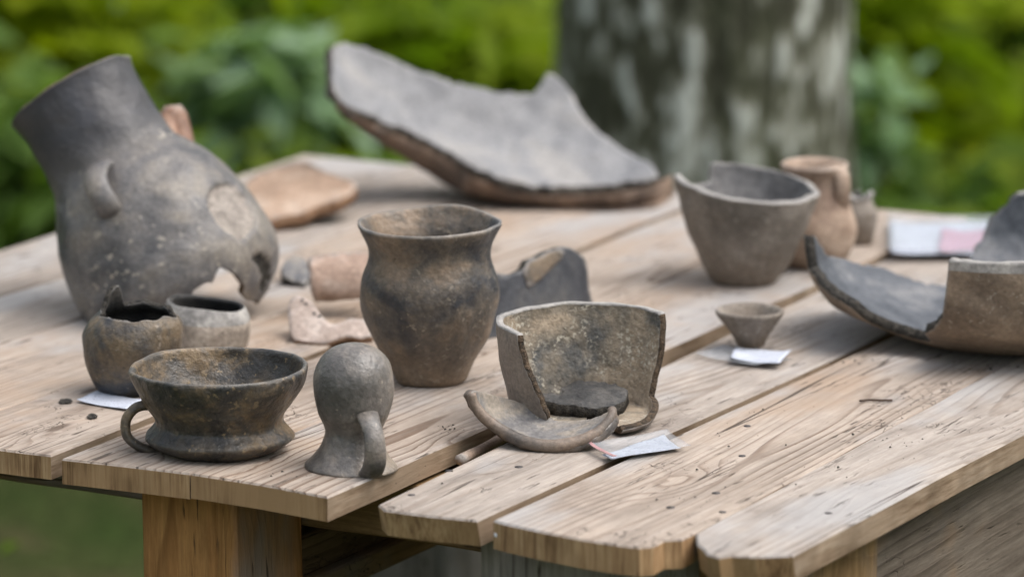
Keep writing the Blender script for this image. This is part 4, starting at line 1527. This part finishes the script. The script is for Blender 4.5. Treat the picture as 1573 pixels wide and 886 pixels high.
bush(40, 130, 0, 8.6, 0.26, 0.20, M['leaf_yel'], 'yellow green bush at the far left edge, left of the jug neck', 900, 21)
bush(165, 20, 0, 9.9, 0.22, 0.16, M['leaf_yel'], 'yellow green bush above the jug mouth', 500, 22)
bush(400, 130, 0, 8.4, 0.13, 0.08, M['leaf_teal'], 'leafy bush with pale sky sheen painted in, between the jug and the big jar fragment', 170, 23, (0.10, 0.18))
bush(95, 70, 0, 9.0, 0.12, 0.10, M['leaf_teal'], 'leaves with pale sky sheen painted in, just left of the jug mouth', 90, 24, (0.10, 0.16))
bush(60, 300, 0, 7.8, 0.16, 0.16, M['leaf_green'], 'mid green bush low behind the left edge of the table', 500, 25)
bush(660, 95, 0, 8.8, 0.20, 0.11, M['leaf_yel'], 'bright yellow green bush just above the big jar fragment', 420, 26)
bush(760, 40, 0, 10.9, 0.35, 0.25, M['leaf_green'], 'mid green bush left of the birch trunk', 700, 27)
bush(300, 20, 0, 10.4, 0.30, 0.18, M['leaf_green'], 'mid green bush at the top, right of the jug mouth', 600, 28)
bush(1390, 200, 0, 8.6, 0.16, 0.26, M['leaf_yel'], 'tall yellow green bush right of the birch trunk', 500, 29)
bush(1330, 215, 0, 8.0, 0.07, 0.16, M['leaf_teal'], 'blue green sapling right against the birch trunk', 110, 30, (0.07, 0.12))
bush(1530, 110, 0, 9.9, 0.22, 0.34, M['leaf_yel'], 'yellow green bush at the far right edge', 650, 31)
bush(1440, 30, 0, 10.4, 0.30, 0.20, M['leaf_green'], 'mid green bush at the top right', 500, 32)
bush(130, 800, 0, 6.9, 0.20, 0.10, M['leaf_green'], 'low green plant seen under the left end of the table', 260, 33, (0.04, 0.08))


# unseen wood all round the clearing, added to block low sky light
rs = np.random.RandomState(17)
n = 70000
th_ = rs.uniform(0, 2 * math.pi, n)
r_w = 13.0 + 5.0 * rs.uniform(0, 1, n) + 1.5 * np.sin(th_ * 5)
P = np.stack([r_w * np.cos(th_), 3.0 + r_w * np.sin(th_), 9.5 * rs.uniform(0, 1, n) ** 1.1], 1)
dens = np.array([fn(p, 0.55, 12) for p in P])
P = P[dens > -0.16]
fw = leaf_mesh('forest', P, rs.uniform(0.22, 0.5, len(P)), M['leaf_mix'], seed=23)
fw['kind'] = 'stuff'
fw['label'] = 'unseen leafy wood round the clearing, added to block low sky light'


# birch trunk
def birch():
    dep = 6.7
    c = at_depth(1072, 400, dep)
    x0, y0 = c.x, c.y + 0.1
    root = empty('birch_tree', Vector((x0, y0, 0)), 'thick old birch trunk with dark furrowed bark and white patches behind the table', 'tree')
    N = NT('birch_bark')
    tc = N.n('ShaderNodeTexCoord')
    v = tc.outputs['Object']
    big = N.noise(N.vscale(v, (27, 27, 12.0)), 1.0, 2, 0.5, 0.0)
    sm = N.noise(N.vscale(v, (30, 30, 14)), 1.0, 4, 0.6)
    f = N.math('ADD', N.math('MULTIPLY', big, 0.75), N.math('MULTIPLY', sm, 0.25))
    cc = N.ramp(f, [(0.38, (0.030, 0.030, 0.014)), (0.49, (0.060, 0.061, 0.034)), (0.55, (0.20, 0.20, 0.155)), (0.62, (0.50, 0.52, 0.47))])
    moss = N.noise(N.vscale(v, (5, 5, 2)), 1.0, 3, 0.6)
    cc = N.mix(N.math('MULTIPLY', N.smooth(moss, 0.5, 0.7), 0.5), cc, (0.05, 0.06, 0.022))
    N.l(cc, N.b.inputs['Base Color'])
    N.b.inputs['Roughness'].default_value = 0.85
    N.l(N.bump(f, 1.0, 0.03), N.b.inputs['Normal'])
    rad = 0.246
    segs, rows = 72, 120
    H = 7.0
    V, Fc = [], []
    for i in range(rows):
        z = -0.05 + H * (i / (rows - 1.0)) ** 1.6
        r0 = rad * (1 - 0.05 * z) * (1 + 0.40 * math.exp(-z / 0.16))
        for j in range(segs):
            a = 2 * math.pi * j / segs
            ridge = abs(fn((math.cos(a) * 4.5, math.sin(a) * 4.5, z * 1.6), 1.0, 2))
            k = 1 + 0.10 * ridge - 0.04 + 0.05 * fn((math.cos(a), math.sin(a), z * 0.8), 1.0, 6)
            V.append(Vector((x0 + r0 * k * math.cos(a) + 0.02 * z, y0 + r0 * k * math.sin(a), z)))
    for i in range(rows - 1):
        for j in range(segs):
            b = (j + 1) % segs
            Fc.append([i * segs + j, i * segs + b, (i + 1) * segs + b, (i + 1) * segs + j])
    link_mesh('trunk', V, Fc, N.m, root)
    rr_ = np.random.RandomState(5)
    # limbs and crown, high above the picture
    top = Vector((x0 + 0.14, y0, 6.8))
    cl = []
    for s in range(7):
        a = s * 0.9
        e = top + Vector((math.cos(a) * 1.1, math.sin(a) * 1.1, 0.4 + 0.4 * s))
        tube('limb', [top - Vector((0, 0, 0.6)), top.lerp(e, 0.5) + Vector((0, 0, 0.2)), e], 0.11, 0.11, N.m, root, n=10, ring=8, taper=lambda t: 1.1 - 0.8 * t)
        cl.append(np.array(e))
    cl = np.array(cl)
    nl = 2600
    pts = cl[rr_.randint(0, len(cl), nl)] + rr_.normal(0, 0.55, (nl, 3))
    leaf_mesh('crown', pts, rr_.uniform(0.05, 0.08, nl), M['leaf_green'], root, 9)
    return root


birch()
